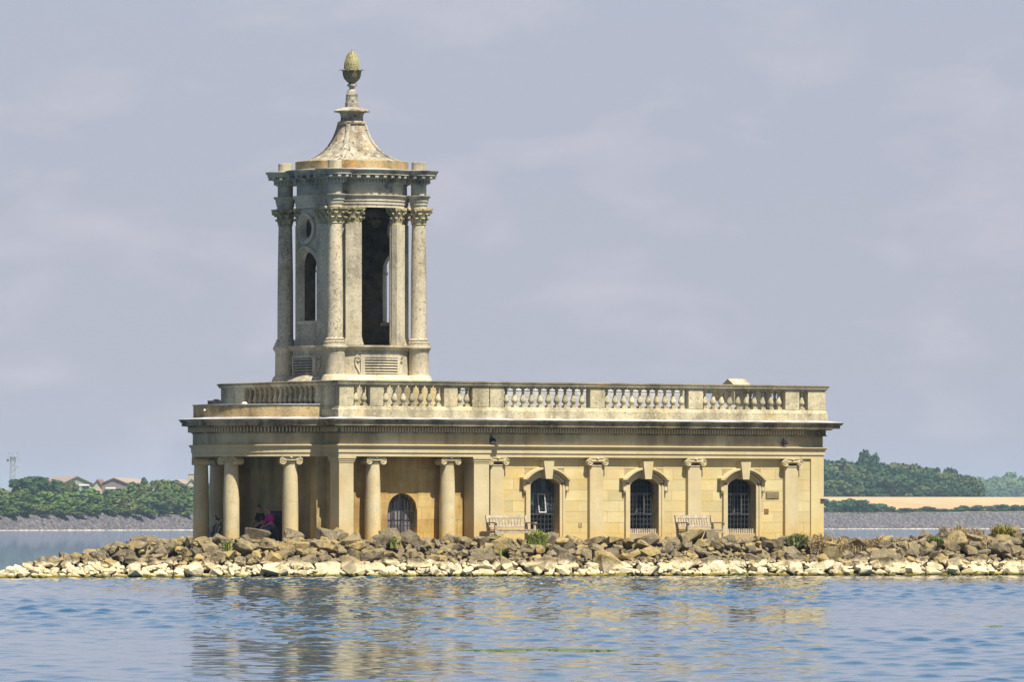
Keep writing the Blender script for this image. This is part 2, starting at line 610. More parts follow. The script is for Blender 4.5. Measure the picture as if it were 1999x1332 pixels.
def strips(mb, mapf, a_list, intervals, d0, d1):
    """wall made of narrow strips: intervals(a, side) gives the solid heights at both edges of a strip"""
    for a0, a1 in zip(a_list[:-1], a_list[1:]):
        am = (a0 + a1) / 2
        I0, I1 = intervals(a0, am), intervals(a1, am)
        for (l0, h0), (l1, h1) in zip(I0, I1):
            if h0 - l0 < 1e-4 and h1 - l1 < 1e-4:
                continue
            vs = [mapf(a0, d0, l0), mapf(a1, d0, l1), mapf(a1, d0, h1), mapf(a0, d0, h0),
                  mapf(a0, d1, l0), mapf(a1, d1, l1), mapf(a1, d1, h1), mapf(a0, d1, h0)]
            mb.add(vs, [(0, 1, 2, 3), (7, 6, 5, 4), (0, 4, 5, 1), (3, 2, 6, 7), (0, 3, 7, 4), (1, 5, 6, 2)])


def arc_h(x, hw, rise):
    """height of an arch above its springing at offset x"""
    rr = (hw * hw + rise * rise) / (2 * rise)
    return math.sqrt(max(0.0, rr * rr - x * x)) - (rr - rise)


flat = lambda a, d, z: (a, d, z)
frz = ent
ashlar(frz, 0.0, BW, 4.304, 4.660, -0.010, 1, 1.15, M['frieze'])
ashlar(frz, BW + 0.012, U(1560, VN), 4.304, 4.660, VN - 0.010, 1, 1.3, M['frieze'], shift=0.3)

# ---- nave walls
WIN = [(U(1034, VW), U(1091.4, VW)), (U(1228.6, VW), U(1284.6, VW)), (U(1419.2, VW), U(1474.6, VW))]
SPR, RISE, SILL = 3.01, 0.24, 1.36
PILC = [U(971, VN), U(1165, VN), U(1356.6, VN), U(1546, VN)]
PH = 0.268
nave = empty('nave_wall', parent=church)
M['mortar'] = plain('lime_mortar', (0.38, 0.30, 0.165), 0.95, 0.1, var=0.3)
alist = sorted(set([BW - 0.3, UE] + [w0 + (w1 - w0) * k / 16 for w0, w1 in WIN for k in range(17)]))


def nave_iv(a, am):
    for w0, w1 in WIN:
        if w0 < am < w1:
            hw, c = (w1 - w0) / 2, (w0 + w1) / 2
            return [(0.5, SILL), (SPR + arc_h(a - c, hw, RISE), 4.0)]
    return [(0.5, 4.0)]


mb = MB()
strips(mb, flat, alist, nave_iv, VW + 0.012, VW + 0.45)
mb.build('wall_core', M['mortar'], nave)
MB().box(UE - 0.45, UE, VW + 0.46, DEP - VW, 0.5, 4.0).box(BW - 0.3, UE, DEP - VW - 0.4, DEP - VW - 0.002, 0.5, 4.0).build('rear_wall_core', M['smooth'], nave)
ROWS, Z0W, Z1W = 8, 1.02, 3.898
spans = []
for i, c in enumerate(PILC):
    lo = c + PH
    if i < 3:
        w0, w1 = WIN[i]
        spans += [(lo, w0 - 0.20), (w1 + 0.20, PILC[i + 1] - PH)]
    else:
        spans += [(lo, UE)]
for k, (a, b) in enumerate(spans):
    ashlar(nave, a, b, Z0W, Z1W, VW, ROWS, 0.95, M['nave'], shift=0.13 * k)
ZH = 3.45
for w0, w1 in WIN:                                       # courses over each window head
    h = (Z1W - Z0W) / ROWS
    ashlar(nave, w0 - 0.20, w1 + 0.20, Z1W - h, Z1W, VW, 1, 0.85, M['nave'])
# corner pier at the east end
MB().box(U(1583, VN + 0.1), UE + 0.0, VN + 0.09, VN + 0.5, 0.5, 3.9).build('corner_pier', M['nave'], church)

# ---- ionic capital
def volute(mb, x, z, r, y, sgn, depth):
    Mx = Matrix.Translation((x, y, z)) @ Matrix.Rotation(R(90), 4, 'X')
    mb.lathe([(r * 0.86, -depth), (r * 0.86, 0.0), (r * 0.78, 0.008)], n=16, M=Mx)
    pts = []
    for k in range(34):
        t_ = k / 33
        rr = r * (0.92 - 0.80 * t_)
        an = R(90) + sgn * (-1) * t_ * 2 * PI * 2.1
        pts.append((x + rr * math.cos(an), y - 0.012, z + rr * math.sin(an)))
    mb.tube(pts, [0.022 - 0.010 * k / 33 for k in range(34)], 5)
    mb.lathe([(0.028, 0), (0.02, 0.03)], n=8, M=Matrix.Translation((x, y, z)) @ Matrix.Rotation(R(90), 4, 'X'))


def ionic(hw, depth, top, vr=0.125, rough_r=None):
    """capital: x along the face, -y out, origin at shaft centre, top = z of abacus top"""
    m = MB()
    m.box(-hw * 0.70, hw * 0.70, -depth - 0.0, depth + 0.0, top - 0.028, top)
    m.box(-hw * 0.64, hw * 0.64, -depth + 0.02, depth - 0.02, top - 0.075, top - 0.029)
    m.box(-hw * 0.78, hw * 0.78, -depth + 0.02, depth - 0.02, top - 0.135, top - 0.076)
    if rough_r:
        m.lathe([(rough_r, top - 0.235), (rough_r + 0.02, top - 0.225), (rough_r + 0.02, top - 0.205), (rough_r, top - 0.195), (rough_r, top - 0.17), (rough_r + 0.07, top - 0.136)], n=24)
    for q in range(-4, 5):                               # egg and dart
        m.lathe([(0.0, -0.03), (0.022, -0.015), (0.026, 0.0), (0.0, 0.03)], n=6, M=Matrix.Translation((q * hw * 0.11, -depth + 0.012, top - 0.145)), caps=False)
    for s in (-1, 1):
        volute(m, s * (hw - vr), top - 0.035 - vr * 0.88, vr, -depth - 0.004, s, 2 * depth - 0.03)
    m.tube([(-hw * 0.55, -depth - 0.01, top - 0.10), (-hw * 0.25, -depth - 0.015, top - 0.115), (0, -depth - 0.018, top - 0.12), (hw * 0.25, -depth - 0.015, top - 0.115), (hw * 0.55, -depth - 0.01, top - 0.10)], 0.018, 6)
    m.lathe([(0.0, -0.05), (0.045, -0.02), (0.05, 0.01), (0.0, 0.05)], n=7, M=Matrix.Translation((0, -depth - 0.02, top - 0.03)), caps=False)
    return m


pcap = ionic(0.43, 0.15, 0.0, 0.135).mesh('capital', True)
pcap.materials.append(M['smooth'])
pfest = None
for i, c in enumerate(PILC):
    p = empty('pilaster', parent=church)
    MB().cham(c - PH, c + PH, VN + 0.002, VW + 0.05, 0.5, 3.66, 0.008).build('shaft', M['smooth'], p)
    MB().box(c - PH - 0.025, c + PH + 0.025, VN - 0.02, VW + 0.03, 3.622, 3.655).build('necking', M['smooth'], p)
    link('capital', pcap, None, p, (c, VN + 0.09, 3.897))

# ---- nave windows
def ring(mb, uc, zc, r0, r1, phi, d0, d1, n=20, ears=None):
    outer = [(uc + r1 * math.sin(-phi + 2 * phi * k / n), zc + r1 * math.cos(-phi + 2 * phi * k / n)) for k in range(n + 1)]
    inner = [(uc + r0 * math.sin(-phi + 2 * phi * k / n), zc + r0 * math.cos(-phi + 2 * phi * k / n)) for k in range(n + 1)]
    for k in range(n):
        mb.prism([inner[k], inner[k + 1], outer[k + 1], outer[k]], d0, d1)


for wi, (w0, w1) in enumerate(WIN):
    uc, hw = (w0 + w1) / 2, (w1 - w0) / 2
    rr = (hw * hw + RISE * RISE) / (2 * RISE)
    zc = SPR + RISE - rr
    phi = math.asin(hw / rr)
    w = empty('window', parent=church)
    sm = MB()
    # moulded surround: two bands on jambs and arch
    for a, b, d in ((0.0, 0.10, VW - 0.05), (0.103, 0.19, VW - 0.085)):
        sm.box(w0 - b, w0 - a, d, VW + 0.05, 0.9, SPR)
        sm.box(w1 + a, w1 + b, d, VW + 0.05, 0.9, SPR)
        ring(sm, uc, zc, rr + a, rr + b, phi + (0.06 if a else 0.0), d, VW + 0.05)
    sm.build('surround', M['smooth'], w)
    hm = MB()
    rh = rr + 0.21
    ph2 = math.asin(min(0.99, 0.80 / (rh + 0.08)))
    ring(hm, uc, zc, rh, rh + 0.06, ph2, VW - 0.15, VW + 0.04)
    ring(hm, uc, zc, rh + 0.061, rh + 0.125, ph2, VW - 0.24, VW + 0.04)
    ze = zc + (rh + 0.06) * math.cos(ph2)
    for s in (-1, 1):
        a, b = sorted((uc + s * 0.775, uc + s * 0.97))
        hm.box(a, b, VW - 0.24, VW + 0.04, ze - 0.012, ze + 0.05)
        a, b = sorted((uc + s * 0.765, uc + s * 0.91))
        hm.box(a, b, VW - 0.15, VW + 0.04, ze - 0.07, ze - 0.013)
        a, b = sorted((uc + s * (hw + 0.192), uc + s * (hw + 0.30)))
        hm.box(a, b, VW - 0.11, VW + 0.04, ze - 0.36, ze - 0.071)
        hm.tube([(uc + s * (hw + 0.25), VW - 0.10, ze - 0.36), (uc + s * (hw + 0.25), VW - 0.09, ze - 0.42), (uc + s * (hw + 0.25), VW - 0.02, ze - 0.46)], [0.05, 0.04, 0.015], 6)
    hm.build('hood_mould', M['smooth'], w)
    MB().prism([(uc - 0.125, SPR + RISE - 0.06), (uc + 0.125, SPR + RISE - 0.06), (uc + 0.20, 3.78), (uc - 0.20, 3.78)], VW - 0.30, VW + 0.05).build('keystone', M['smooth'], w)
    MB().box(w0 - 0.02, w1 + 0.02, VW + 0.02, VW + 0.44, SILL - 0.10, SILL + 0.012).build('sill', M['smooth'], w)
    gp = [(w0, SILL + 0.01), (w1, SILL + 0.01), (w1, SPR)] + [(uc + hw * (1 - k / 8), SPR + arc_h(hw * (1 - k / 8), hw, RISE)) for k in range(1, 16)] + [(w0, SPR)]
    VG = VW + 0.36
    MB().prism(gp, VG, VG + 0.012).build('glass', M['glass_reflection_paint'] if wi == 0 else M['glass'], w)
    fm = MB()
    m1, m2 = uc - 0.13, uc + 0.22
    for z in (2.02, 2.72):
        fm.box(w0 - 0.02, w1 + 0.02, VG - 0.05, VG - 0.002, z - 0.028, z + 0.028)
    for x in (m1, m2):
        fm.box(x - 0.026, x + 0.026, VG - 0.049, VG - 0.003, 2.049, 2.691)
    fm.box(w0 - 0.01, w0 + 0.04, VG - 0.05, VG - 0.002, SILL + 0.013, SPR + 0.01)
    fm.box(w1 - 0.04, w1 + 0.01, VG - 0.05, VG - 0.002, SILL + 0.013, SPR + 0.01)
    fm.build('frame', M['frame'], w)
    cm = MB()
    cm.box(m1 + 0.03, m1 + 0.055, -0.03, 0.0, 2.056, 2.685).box(m2 - 0.055, m2 - 0.03, -0.03, 0.0, 2.056, 2.685)
    cm.box(m1 + 0.056, m2 - 0.056, -0.03, 0.0, 2.056, 2.085).box(m1 + 0.056, m2 - 0.056, -0.03, 0.0, 2.66, 2.685)
    tilt = 0.17 if wi == 0 else 0.0
    co = MB()
    Mt = Matrix.Translation((0, VG - 0.055, 2.685)) @ Matrix.Rotation(tilt, 4, 'X').inverted() @ Matrix.Translation((0, 0, -2.685))
    co.add(cm.v, cm.f, Mt)
    co.build('casement', M['white_paint'] if wi == 0 else M['mesh_wire'], w)
    # wire guard across the opening
    gm = MB()
    GV = VW + 0.22
    n = 8
    for k in range(1, n):
        x = w0 + (w1 - w0) * k / n
        gm.box(x - 0.004, x + 0.004, GV, GV + 0.01, SILL + 0.013, SPR + arc_h(x - uc, hw, RISE) + 0.02)
    z = SILL + 0.16
    while z < SPR + RISE:
        x = hw
        if z > SPR:
            x = math.sqrt(max(0.001, rr * rr - (z - zc) ** 2))
        gm.box(uc - x, uc + x, GV - 0.011, GV - 0.001, z - 0.003, z + 0.003)
        z += 0.165
    tag(gm.build('wire_guard', M['mesh_wire'], w), kind='stuff')
    vm = MB()
    for k in range(13):
        x = w0 + (w1 - w0) * (k + 0.5) / 13
        vm.box(x - 0.03, x + 0.03, VW + 0.10, VW + 0.14, SILL + 0.013, SILL + 0.17)
    if wi:
        tag(vm.build('low_paling', M['wood'], w), kind='stuff')

# ---- tower block: piers, recess, west wall
PW2 = U(925.4, 0)
for nm, (a, b, c, d) in (('pier', (0, 0.55, 0, 0.56)), ('pier', (PW2, BW, 0, 0.62)), ('pier', (0, 0.55, DEP - 0.56, DEP)), ('pier', (PW2, BW, DEP - 0.6, DEP))):
    p = empty(nm, parent=church)
    MB().cham(a, b, c, d, 0.5, 3.70, 0.008).build('shaft', M['smooth'], p)
    path = [(a, c), (b, c), (b, d), (a, d)]
    MB().sweep([(-0.1, 3.701), (0.015, 3.701), (0.015, 3.74), (0.035, 3.76), (0.035, 3.80), (0.06, 3.83), (0.06, 3.898), (-0.1, 3.898)], path).build('capital', M['smooth'], p)
VR = 0.66
W0, W1 = U(757, VR), U(814.6, VR)
ASPR = ZY(963.6, 2.4, VR) - (W1 - W0) / 2
blockw = empty('recess_wall', parent=church)
alist = sorted(set([0.4, BW - 0.05] + [W0 + (W1 - W0) * k / 20 for k in range(21)]))


def rec_iv(a, am):
    if W0 < am < W1:
        hw, c = (W1 - W0) / 2, (W0 + W1) / 2
        return [(0.5, 1.36), (ASPR + math.sqrt(max(0, hw * hw - (a - c) ** 2)), 4.2)]
    return [(0.5, 4.2)]


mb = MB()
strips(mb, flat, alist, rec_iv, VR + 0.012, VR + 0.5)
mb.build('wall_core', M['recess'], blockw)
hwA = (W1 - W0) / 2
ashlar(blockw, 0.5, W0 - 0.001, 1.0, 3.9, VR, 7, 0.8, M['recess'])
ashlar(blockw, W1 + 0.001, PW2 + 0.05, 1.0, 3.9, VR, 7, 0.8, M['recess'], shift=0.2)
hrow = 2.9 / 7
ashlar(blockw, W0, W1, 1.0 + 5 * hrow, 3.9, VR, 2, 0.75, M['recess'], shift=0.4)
w = empty('window', parent=church)
uc = (W0 + W1) / 2
gp = [(W0, 1.36), (W1, 1.36), (W1, ASPR)] + [(uc + hwA * math.cos(PI * k / 16), ASPR + hwA * math.sin(PI * k / 16)) for k in range(1, 16)] + [(W0, ASPR)]
MB().prism(gp, VR + 0.34, VR + 0.352).build('glass', M['oldglass'], w)
MB().box(W0 - 0.03, W1 + 0.03, VR - 0.03, VR + 0.45, 1.25, 1.372).build('sill', M['smooth'], w)
gm = MB()
for k in range(9):
    x = W0 + (W1 - W0) * (k + 0.6) / 9
    top = ASPR + math.sqrt(max(0, hwA ** 2 - (x - uc) ** 2))
    gm.box(x - 0.012, x + 0.012, VR + 0.12, VR + 0.145, 1.374, top)
gm.box(W0, W1, VR + 0.146, VR + 0.16, 1.62, 1.645).box(W0, W1, VR + 0.146, VR + 0.16, ASPR - 0.02, ASPR + 0.01)
fm = MB()
for x in (uc - 0.19, uc + 0.19):
    fm.box(x - 0.015, x + 0.015, VR + 0.31, VR + 0.338, 1.374, ASPR + 0.5)
gm.build('iron_grille', M['iron'], w)
fm.build('frame', M['frame'], w)

westw = empty('west_wall', parent=church)
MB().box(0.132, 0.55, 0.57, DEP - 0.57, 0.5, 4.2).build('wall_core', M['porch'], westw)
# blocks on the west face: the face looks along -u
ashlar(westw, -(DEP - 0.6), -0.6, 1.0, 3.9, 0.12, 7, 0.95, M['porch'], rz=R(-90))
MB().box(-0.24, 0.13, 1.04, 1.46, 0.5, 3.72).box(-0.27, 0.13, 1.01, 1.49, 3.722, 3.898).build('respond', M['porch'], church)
MB().box(-0.24, 0.13, DEP - 1.46, DEP - 1.04, 0.5, 3.72).box(-0.27, 0.13, DEP - 1.49, DEP - 1.01, 3.722, 3.898).build('respond', M['porch'], church)
dr = empty('door', parent=church)
MB().box(0.07, 0.117, AX - 0.72, AX - 0.004, GROUND, 2.12).build('leaf', M['dark_door'], dr)
MB().box(0.07, 0.117, AX + 0.004, AX + 0.72, GROUND, 2.12).build('leaf', M['dark_door'], dr)
MB().box(0.03, 0.118, AX - 0.82, AX + 0.82, 2.124, 2.22).box(0.04, 0.118, AX - 0.82, AX - 0.724, GROUND, 2.122).box(0.04, 0.118, AX + 0.724, AX + 0.82, GROUND, 2.122).build('frame', M['porch'], dr)
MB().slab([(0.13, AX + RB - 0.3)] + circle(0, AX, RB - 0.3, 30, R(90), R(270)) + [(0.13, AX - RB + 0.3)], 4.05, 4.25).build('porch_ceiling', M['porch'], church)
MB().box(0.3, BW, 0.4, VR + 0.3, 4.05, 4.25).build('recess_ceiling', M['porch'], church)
MB().box(0.0, BW, DEP - 0.7, DEP - 0.61, 0.5, 4.2).build('north_wall', M['smooth'], church)

# ---- ionic columns
ccap = ionic(0.395, 0.235, 0.0, 0.135, 0.225).mesh('capital', True)
ccap.materials.append(M['column'])
csh = MB().lathe([(0.265, 0.5), (0.265, 1.5), (0.262, 2.0), (0.262, 2.385), (0.256, 2.392), (0.256, 2.398), (0.262, 2.405), (0.25, 3.0), (0.232, 3.5), (0.226, 3.66), (0.245, 3.665), (0.245, 3.69)], n=28).mesh('shaft', True, 25)
csh.materials.append(M['column'])
colpos = [(U(727.5, 0.29), 0.29, R(0)), (U(873, 0.29), 0.29, R(0))]
for ps in (22.5, 67.5, -22.5, -67.5):
    a = R(180 + ps)
    colpos.append((2.60 * math.cos(a), AX + 2.60 * math.sin(a), a + R(90)))
for u, v, a in colpos:
    c = empty('column', (u, v, 0), a, church)
    link('shaft', csh, None, c)
    link('capital', ccap, None, c, (0, 0, 3.898))

# ---- parapet
bal = empty('balustrade', parent=church)
MB().sweep([(-0.27, 5.13), (0.06, 5.13), (0.06, 5.44), (0.035, 5.46), (0.02, 5.52), (0.0, 5.547), (-0.27, 5.547)], RECT).build('plinth', M['parapet'], bal)
MB().sweep([(-0.30, 6.222), (0.05, 6.222), (0.06, 6.26), (0.085, 6.27), (0.085, 6.318), (-0.30, 6.318)], RECT).build('coping', M['parapet'], bal)
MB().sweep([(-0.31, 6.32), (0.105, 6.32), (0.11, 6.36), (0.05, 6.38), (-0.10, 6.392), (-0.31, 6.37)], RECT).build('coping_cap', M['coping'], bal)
BALM = MB().box(-0.085, 0.085, -0.085, 0.085, 0.0, 0.075).lathe([(0.055, 0.076), (0.075, 0.085), (0.075, 0.10), (0.05, 0.115), (0.06, 0.13), (0.098, 0.19), (0.106, 0.225), (0.098, 0.27), (0.07, 0.36), (0.045, 0.45), (0.04, 0.50), (0.045, 0.53), (0.068, 0.54), (0.068, 0.565), (0.05, 0.575), (0.055, 0.60), (0.075, 0.61)], n=12).box(-0.085, 0.085, -0.085, 0.085, 0.611, 0.672).mesh('baluster', True, 40)
BALM.materials.append(M['parapet'])


def pedestal(u0, u1, v0, v1):
    MB().cham(u0, u1, v0, v1, 5.549, 6.22, 0.006).build('pedestal', M['parapet'], bal)


def balusters(p0, p1, n):
    for k in range(n):
        t_ = (k + 0.5) / n
        link('baluster', BALM, None, bal, (p0[0] + (p1[0] - p0[0]) * t_, p0[1] + (p1[1] - p0[1]) * t_, 5.549), random.uniform(-0.05, 0.05))


vb = 0.13
for a, b in ((662, 690), (722, 748), (867, 893), (922, 954.5)):
    pedestal(max(U(a, 0), -0.01), U(b, 0), -0.015, 0.25)
pb = VN + 0.13
for a, b in ((956.5, 983.5), (1152, 1180), (1344, 1372), (1533, 1560), (1577, 1611)):
    pedestal(U(a, VN), U(b, VN), VN - 0.015, VN + 0.25)
for a, b, n in ((690, 722, 2), (748, 867, 7), (893, 922, 2)):
    balusters((U(a, 0), vb), (U(b, 0), vb), n)
for a, b, n in ((983.5, 1148, 10), (1180, 1342, 10), (1372, 1532, 10), (1560, 1577, 1)):
    balusters((U(a, VN), pb), (U(b, VN), pb), n)
MB().box(-0.014, 0.25, 0.252, 1.49, 5.549, 6.22).build('pedestal', M['parapet'], bal)
MB().box(-0.014, 0.25, 6.12, DEP, 5.549, 6.22).build('pedestal', M['parapet'], bal)
balusters((0.13, 1.49), (0.13, 6.12), 14)
# rear and east sides
for u0, u1 in ((1.2, 1.7), (4.0, 4.5), (BW - 0.5, BW)):
    pedestal(u0, u1, DEP - 0.25, DEP + 0.01)
balusters((0.3, DEP - 0.13), (1.2, DEP - 0.13), 3)
balusters((1.7, DEP - 0.13), (4.0, DEP - 0.13), 7)
nu = BW + 0.05
for k in range(4):
    pedestal(nu + k * 4.1, nu + k * 4.1 + 0.55, DEP - VN - 0.25, DEP - VN + 0.01)
    if k < 3:
        balusters((nu + k * 4.1 + 0.55, DEP - VN - 0.13), (nu + (k + 1) * 4.1, DEP - VN - 0.13), 10)
for v0 in (1.2, 3.6, 6.2):
    MB().box(UE - 0.25, UE + 0.012, v0, v0 + 0.5, 5.549, 6.22).build('pedestal', M['parapet'], bal)
balusters((UE - 0.13, 0.55), (UE - 0.13, 1.2), 2)
balusters((UE - 0.13, 1.7), (UE - 0.13, 3.6), 6)
balusters((UE - 0.13, 4.1), (UE - 0.13, 6.2), 6)

# ---- bow roof: lichened blocking course and lead flat
MB().sweep([(-0.4, 5.14), (0.0, 5.14), (0.0, 5.585), (-0.4, 5.585)], [(0.0, AX + RB - 0.02)] + circle(0, AX, RB - 0.02, 40, R(90), R(270))[1:-1] + [(0.0, AX - RB + 0.02)], closed=False).build('blocking_course', M['lichen'], church)
MB().slab([(-0.01, AX + RB + 0.02)] + circle(0, AX, RB + 0.015, 40, R(90), R(270))[1:-1] + [(-0.01, AX - RB - 0.02)], 5.588, 5.615).build('porch_lead_roof', M['lead'], church)
MB().box(0.2, BW + 0.3, 0.2, DEP - 0.2, 5.02, 5.17).build('tower_block_roof', M['lead'], church)

# ---- nave roof
ue, ve0, ve1, zr0, zr1 = UE - 0.6, VN + 0.55, DEP - VN - 0.55, 5.2, 6.17
MB().add([(BW - 0.2, ve0, zr0), (ue, ve0, zr0), (ue, ve1, zr0), (BW - 0.2, ve1, zr0), (BW - 0.2, AX, zr1), (ue - 2.9, AX, zr1),
          (BW - 0.2, ve0, zr0 - 0.2), (ue, ve0, zr0 - 0.2), (ue, ve1, zr0 - 0.2), (BW - 0.2, ve1, zr0 - 0.2)],
         [(0, 1, 5, 4), (1, 2, 5), (2, 3, 4, 5), (0, 4, 3, 9, 6), (6, 7, 1, 0), (7, 8, 2, 1), (8, 9, 3, 2), (6, 9, 8, 7)]).build('nave_roof', M['slate'], church)
MB().tube([(BW - 0.1, AX, zr1 + 0.02), (ue - 2.9, AX, zr1 + 0.02)], 0.06, 6).build('ridge_roll', M['lead'], church)
MB().box(BW - 0.2, UE - 0.2, VN + 0.2, DEP - VN - 0.2, 4.4, 4.98).build('roof_deck', M['lead'], church)
gu, gv = U(1438, 5.6), 5.6
zt0 = ZY(752, gu, gv)
g = empty('gablet', parent=church)
MB().prism([(gu - 0.30, 5.0), (gu + 0.30, 5.0), (gu + 0.30, zt0 - 0.05), (gu - 0.30, zt0 - 0.05)], gv - 0.3, gv + 0.35).build('body', M['parapet'], g)
MB().prism([(gv - 0.36, zt0 - 0.049), (gv + 0.41, zt0 - 0.049), (gv + 0.41, zt0), (gv + 0.03, ZY(740, gu, gv)), (gv - 0.36, zt0)], gu - 0.35, gu + 0.35, Matrix(((0, 1, 0, 0), (1, 0, 0, 0), (0, 0, 1, 0), (0, 0, 0, 1)))).build('cap', M['parapet'], g)

# ---- small fittings
def floodlight(u, v, z, rz, parent=church):
    f = empty('floodlight', (u, v, z), rz, parent)
    f.scale = (0.72, 0.72, 0.72)
    MB().prism([(-0.02, 0.0), (0.02, 0.0), (0.02, 0.2), (-0.02, 0.2)], -0.02, 0.02).build('bracket', M['iron'], f)
    b = MB().box(-0.13, 0.13, -0.18, 0.02, -0.06, 0.08, Matrix.Rotation(R(35), 4, 'X')).build('body', M['black_plastic'], f)
    MB().box(-0.11, 0.11, -0.19, -0.181, -0.05, 0.0, Matrix.Rotation(R(35), 4, 'X')).build('lens', M['lead'], f)


floodlight(BW + 0.22, VN - 0.05, 4.48, 0)
floodlight(U(1528, VN), VN - 0.05, 4.45, 0.3)
fl = empty('floodlight', (-1.6, 5.35, 5.617), R(20), church)
MB().box(-0.22, -0.02, -0.10, 0.12, 0.0, 0.15).box(0.0, 0.24, -0.10, 0.10, 0.03, 0.21, Matrix.Rotation(R(18), 4, 'Y')).build('body', M['black_plastic'], fl)
MB().lathe([(0.105, 0.0), (0.10, 0.035), (0.075, 0.07), (0.02, 0.09)], n=16).build('roof_vent', M['white_paint'], church, True, loc=(-1.65, 3.3, 5.617))
MB().lathe([(0.0, -0.045), (0.032, -0.032), (0.045, 0), (0.032, 0.032), (0.0, 0.045)], n=12, caps=False).build('globe_lamp', M['white_paint'], church, True, loc=(-2.93, 3.69, 5.42))
# plaque with raised lines of lettering
pu0, pu1, pz0, pz1 = U(1494.5, VW), U(1520, VW), ZY(974.5, 17, VW), ZY(960.5, 17, VW)
pq = empty('plaque', parent=church)
MB().cham(pu0, pu1, VW - 0.025, VW - 0.001, pz0, pz1, 0.008).build('plate', M['bronze'], pq)
lm = MB()
for r in range(6):
    z = pz1 - (pz1 - pz0) * (r + 1) / 7
    x = pu0 + 0.04
    while x < pu1 - 0.06:
        w_ = random.uniform(0.02, 0.05)
        lm.box(x, x + w_, VW - 0.029, VW - 0.024, z - 0.007, z + 0.007)
        x += w_ + 0.014
tag(lm.build('lettering', M['letter'], pq), kind='stuff')
MB().cham(U(1491.5, VW), U(1500, VW), VW - 0.02, VW - 0.001, ZY(1004, 17, VW), ZY(994, 17, VW), 0.006).build('air_brick', M['vent'], church)
MB().cham(U(1129, VW), U(1136, VW), VW - 0.012, VW - 0.001, ZY(1030.5, 11, VW), ZY(1021.5, 11, VW), 0.006).build('air_brick', M['lichen'], church)
MB().box(UE - 0.14, UE + 0.02, VN + 0.02, VN + 0.09, ZY(977.5, UE, VN), ZY(974.5, UE, VN)).build('wall_bracket', M['iron'], church)

# ================================================================== tower
TU, TV = 2.78, AX
tz = lambda y: EYE + (1022 - y) * 254.77 / FPX
RC, RD = 2.28, 1.80
CA = [R(-135), R(-45), R(135), R(45)]
polar = lambda a, d, z: (TU + d * math.cos(a), TV + d * math.sin(a), z)
MB().box(TU - 2.5, TU + 2.5, TV - 2.5, TV + 2.5, 5.1, 6.20).build('tower_plinth', M['parapet'], church)
tb = empty('tower_base', parent=church)
MB().lathe([(2.30, 6.202), (2.30, 6.34), (2.18, 6.45), (2.06, 6.56), (2.0, 6.60), (1.95, 6.61), (1.95, tz(686.7)), (1.98, tz(686)), (2.02, tz(683)), (2.10, tz(680)), (2.10, tz(677)), (1.4, tz(676.5))], TU, TV, n=96).build('drum', M['tower'], tb, True, 25)
pedm = MB().lathe([(0.50, 6.20), (0.50, 6.34), (0.45, 6.46), (0.40, 6.58), (0.345, 6.61), (0.335, 7.37), (0.35, 7.41), (0.38, 7.45), (0.415, 7.50), (0.415, 7.555), (0.37, 7.59), (0.1, 7.59)], n=28).mesh('column_pedestal', True, 28)
pedm.materials.append(M['tower'])
for a in CA:
    x, y, _ = polar(a, RC, 0)
    link('column_pedestal', pedm, None, tb, (x, y, 0))

# drum wall with arched openings, one side wholly open
ARCH_S, ARCH_HW, ARCH_SILL = tz(529), 0.60, tz(628)
OC_Z, OC_R = tz(448.5), 0.37
ZB, ZTOP = tz(676.7), tz(406)
bays = {'W': R(180), 'E': R(0), 'N': R(90)}
alist = []
for c in bays.values():
    for k in range(25):
        alist.append(c + (ARCH_HW / RD) * (k / 12 - 1))
    for k in range(17):
        alist.append(c + (OC_R / RD) * (k / 8 - 1))
for k in range(0, 361, 3):
    alist.append(R(k - 90))
south0, south1 = R(-90) + R(20.5), R(270) - R(20.5)
alist = sorted(set([round(x, 6) for x in alist if south0 < x < south1] + [round(south0, 6), round(south1, 6)]))


def drum_iv(a, am):
    for c in bays.values():
        s, sm_ = (a - c) * RD, (am - c) * RD
        if abs(sm_) < ARCH_HW:
            top = ARCH_S + math.sqrt(max(0, ARCH_HW ** 2 - s * s))
            if abs(sm_) < OC_R:
                h = math.sqrt(max(0, OC_R ** 2 - s * s))
                return [(ZB, ARCH_SILL), (top, OC_Z - h), (OC_Z + h, ZTOP)]
            return [(ZB, ARCH_SILL), (top, ZTOP)]
    return [(ZB, ZTOP)]


mb = MB()
strips(mb, polar, alist, drum_iv, RD - 0.06, RD - 0.20)
mb.build('drum_wall', M['tower'], church)
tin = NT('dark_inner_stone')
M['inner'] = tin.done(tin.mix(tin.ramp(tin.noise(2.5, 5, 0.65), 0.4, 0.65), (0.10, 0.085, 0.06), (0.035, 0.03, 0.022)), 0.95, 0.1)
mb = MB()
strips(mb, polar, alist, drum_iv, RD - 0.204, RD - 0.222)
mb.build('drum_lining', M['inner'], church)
MB().lathe([(RD - 0.23, ZTOP - 0.35), (1.2, ZTOP + 0.1), (0.6, ZTOP + 0.3), (0.05, ZTOP + 0.36)], TU, TV, n=40, caps=False).build('inner_dome', M['inner'], church)


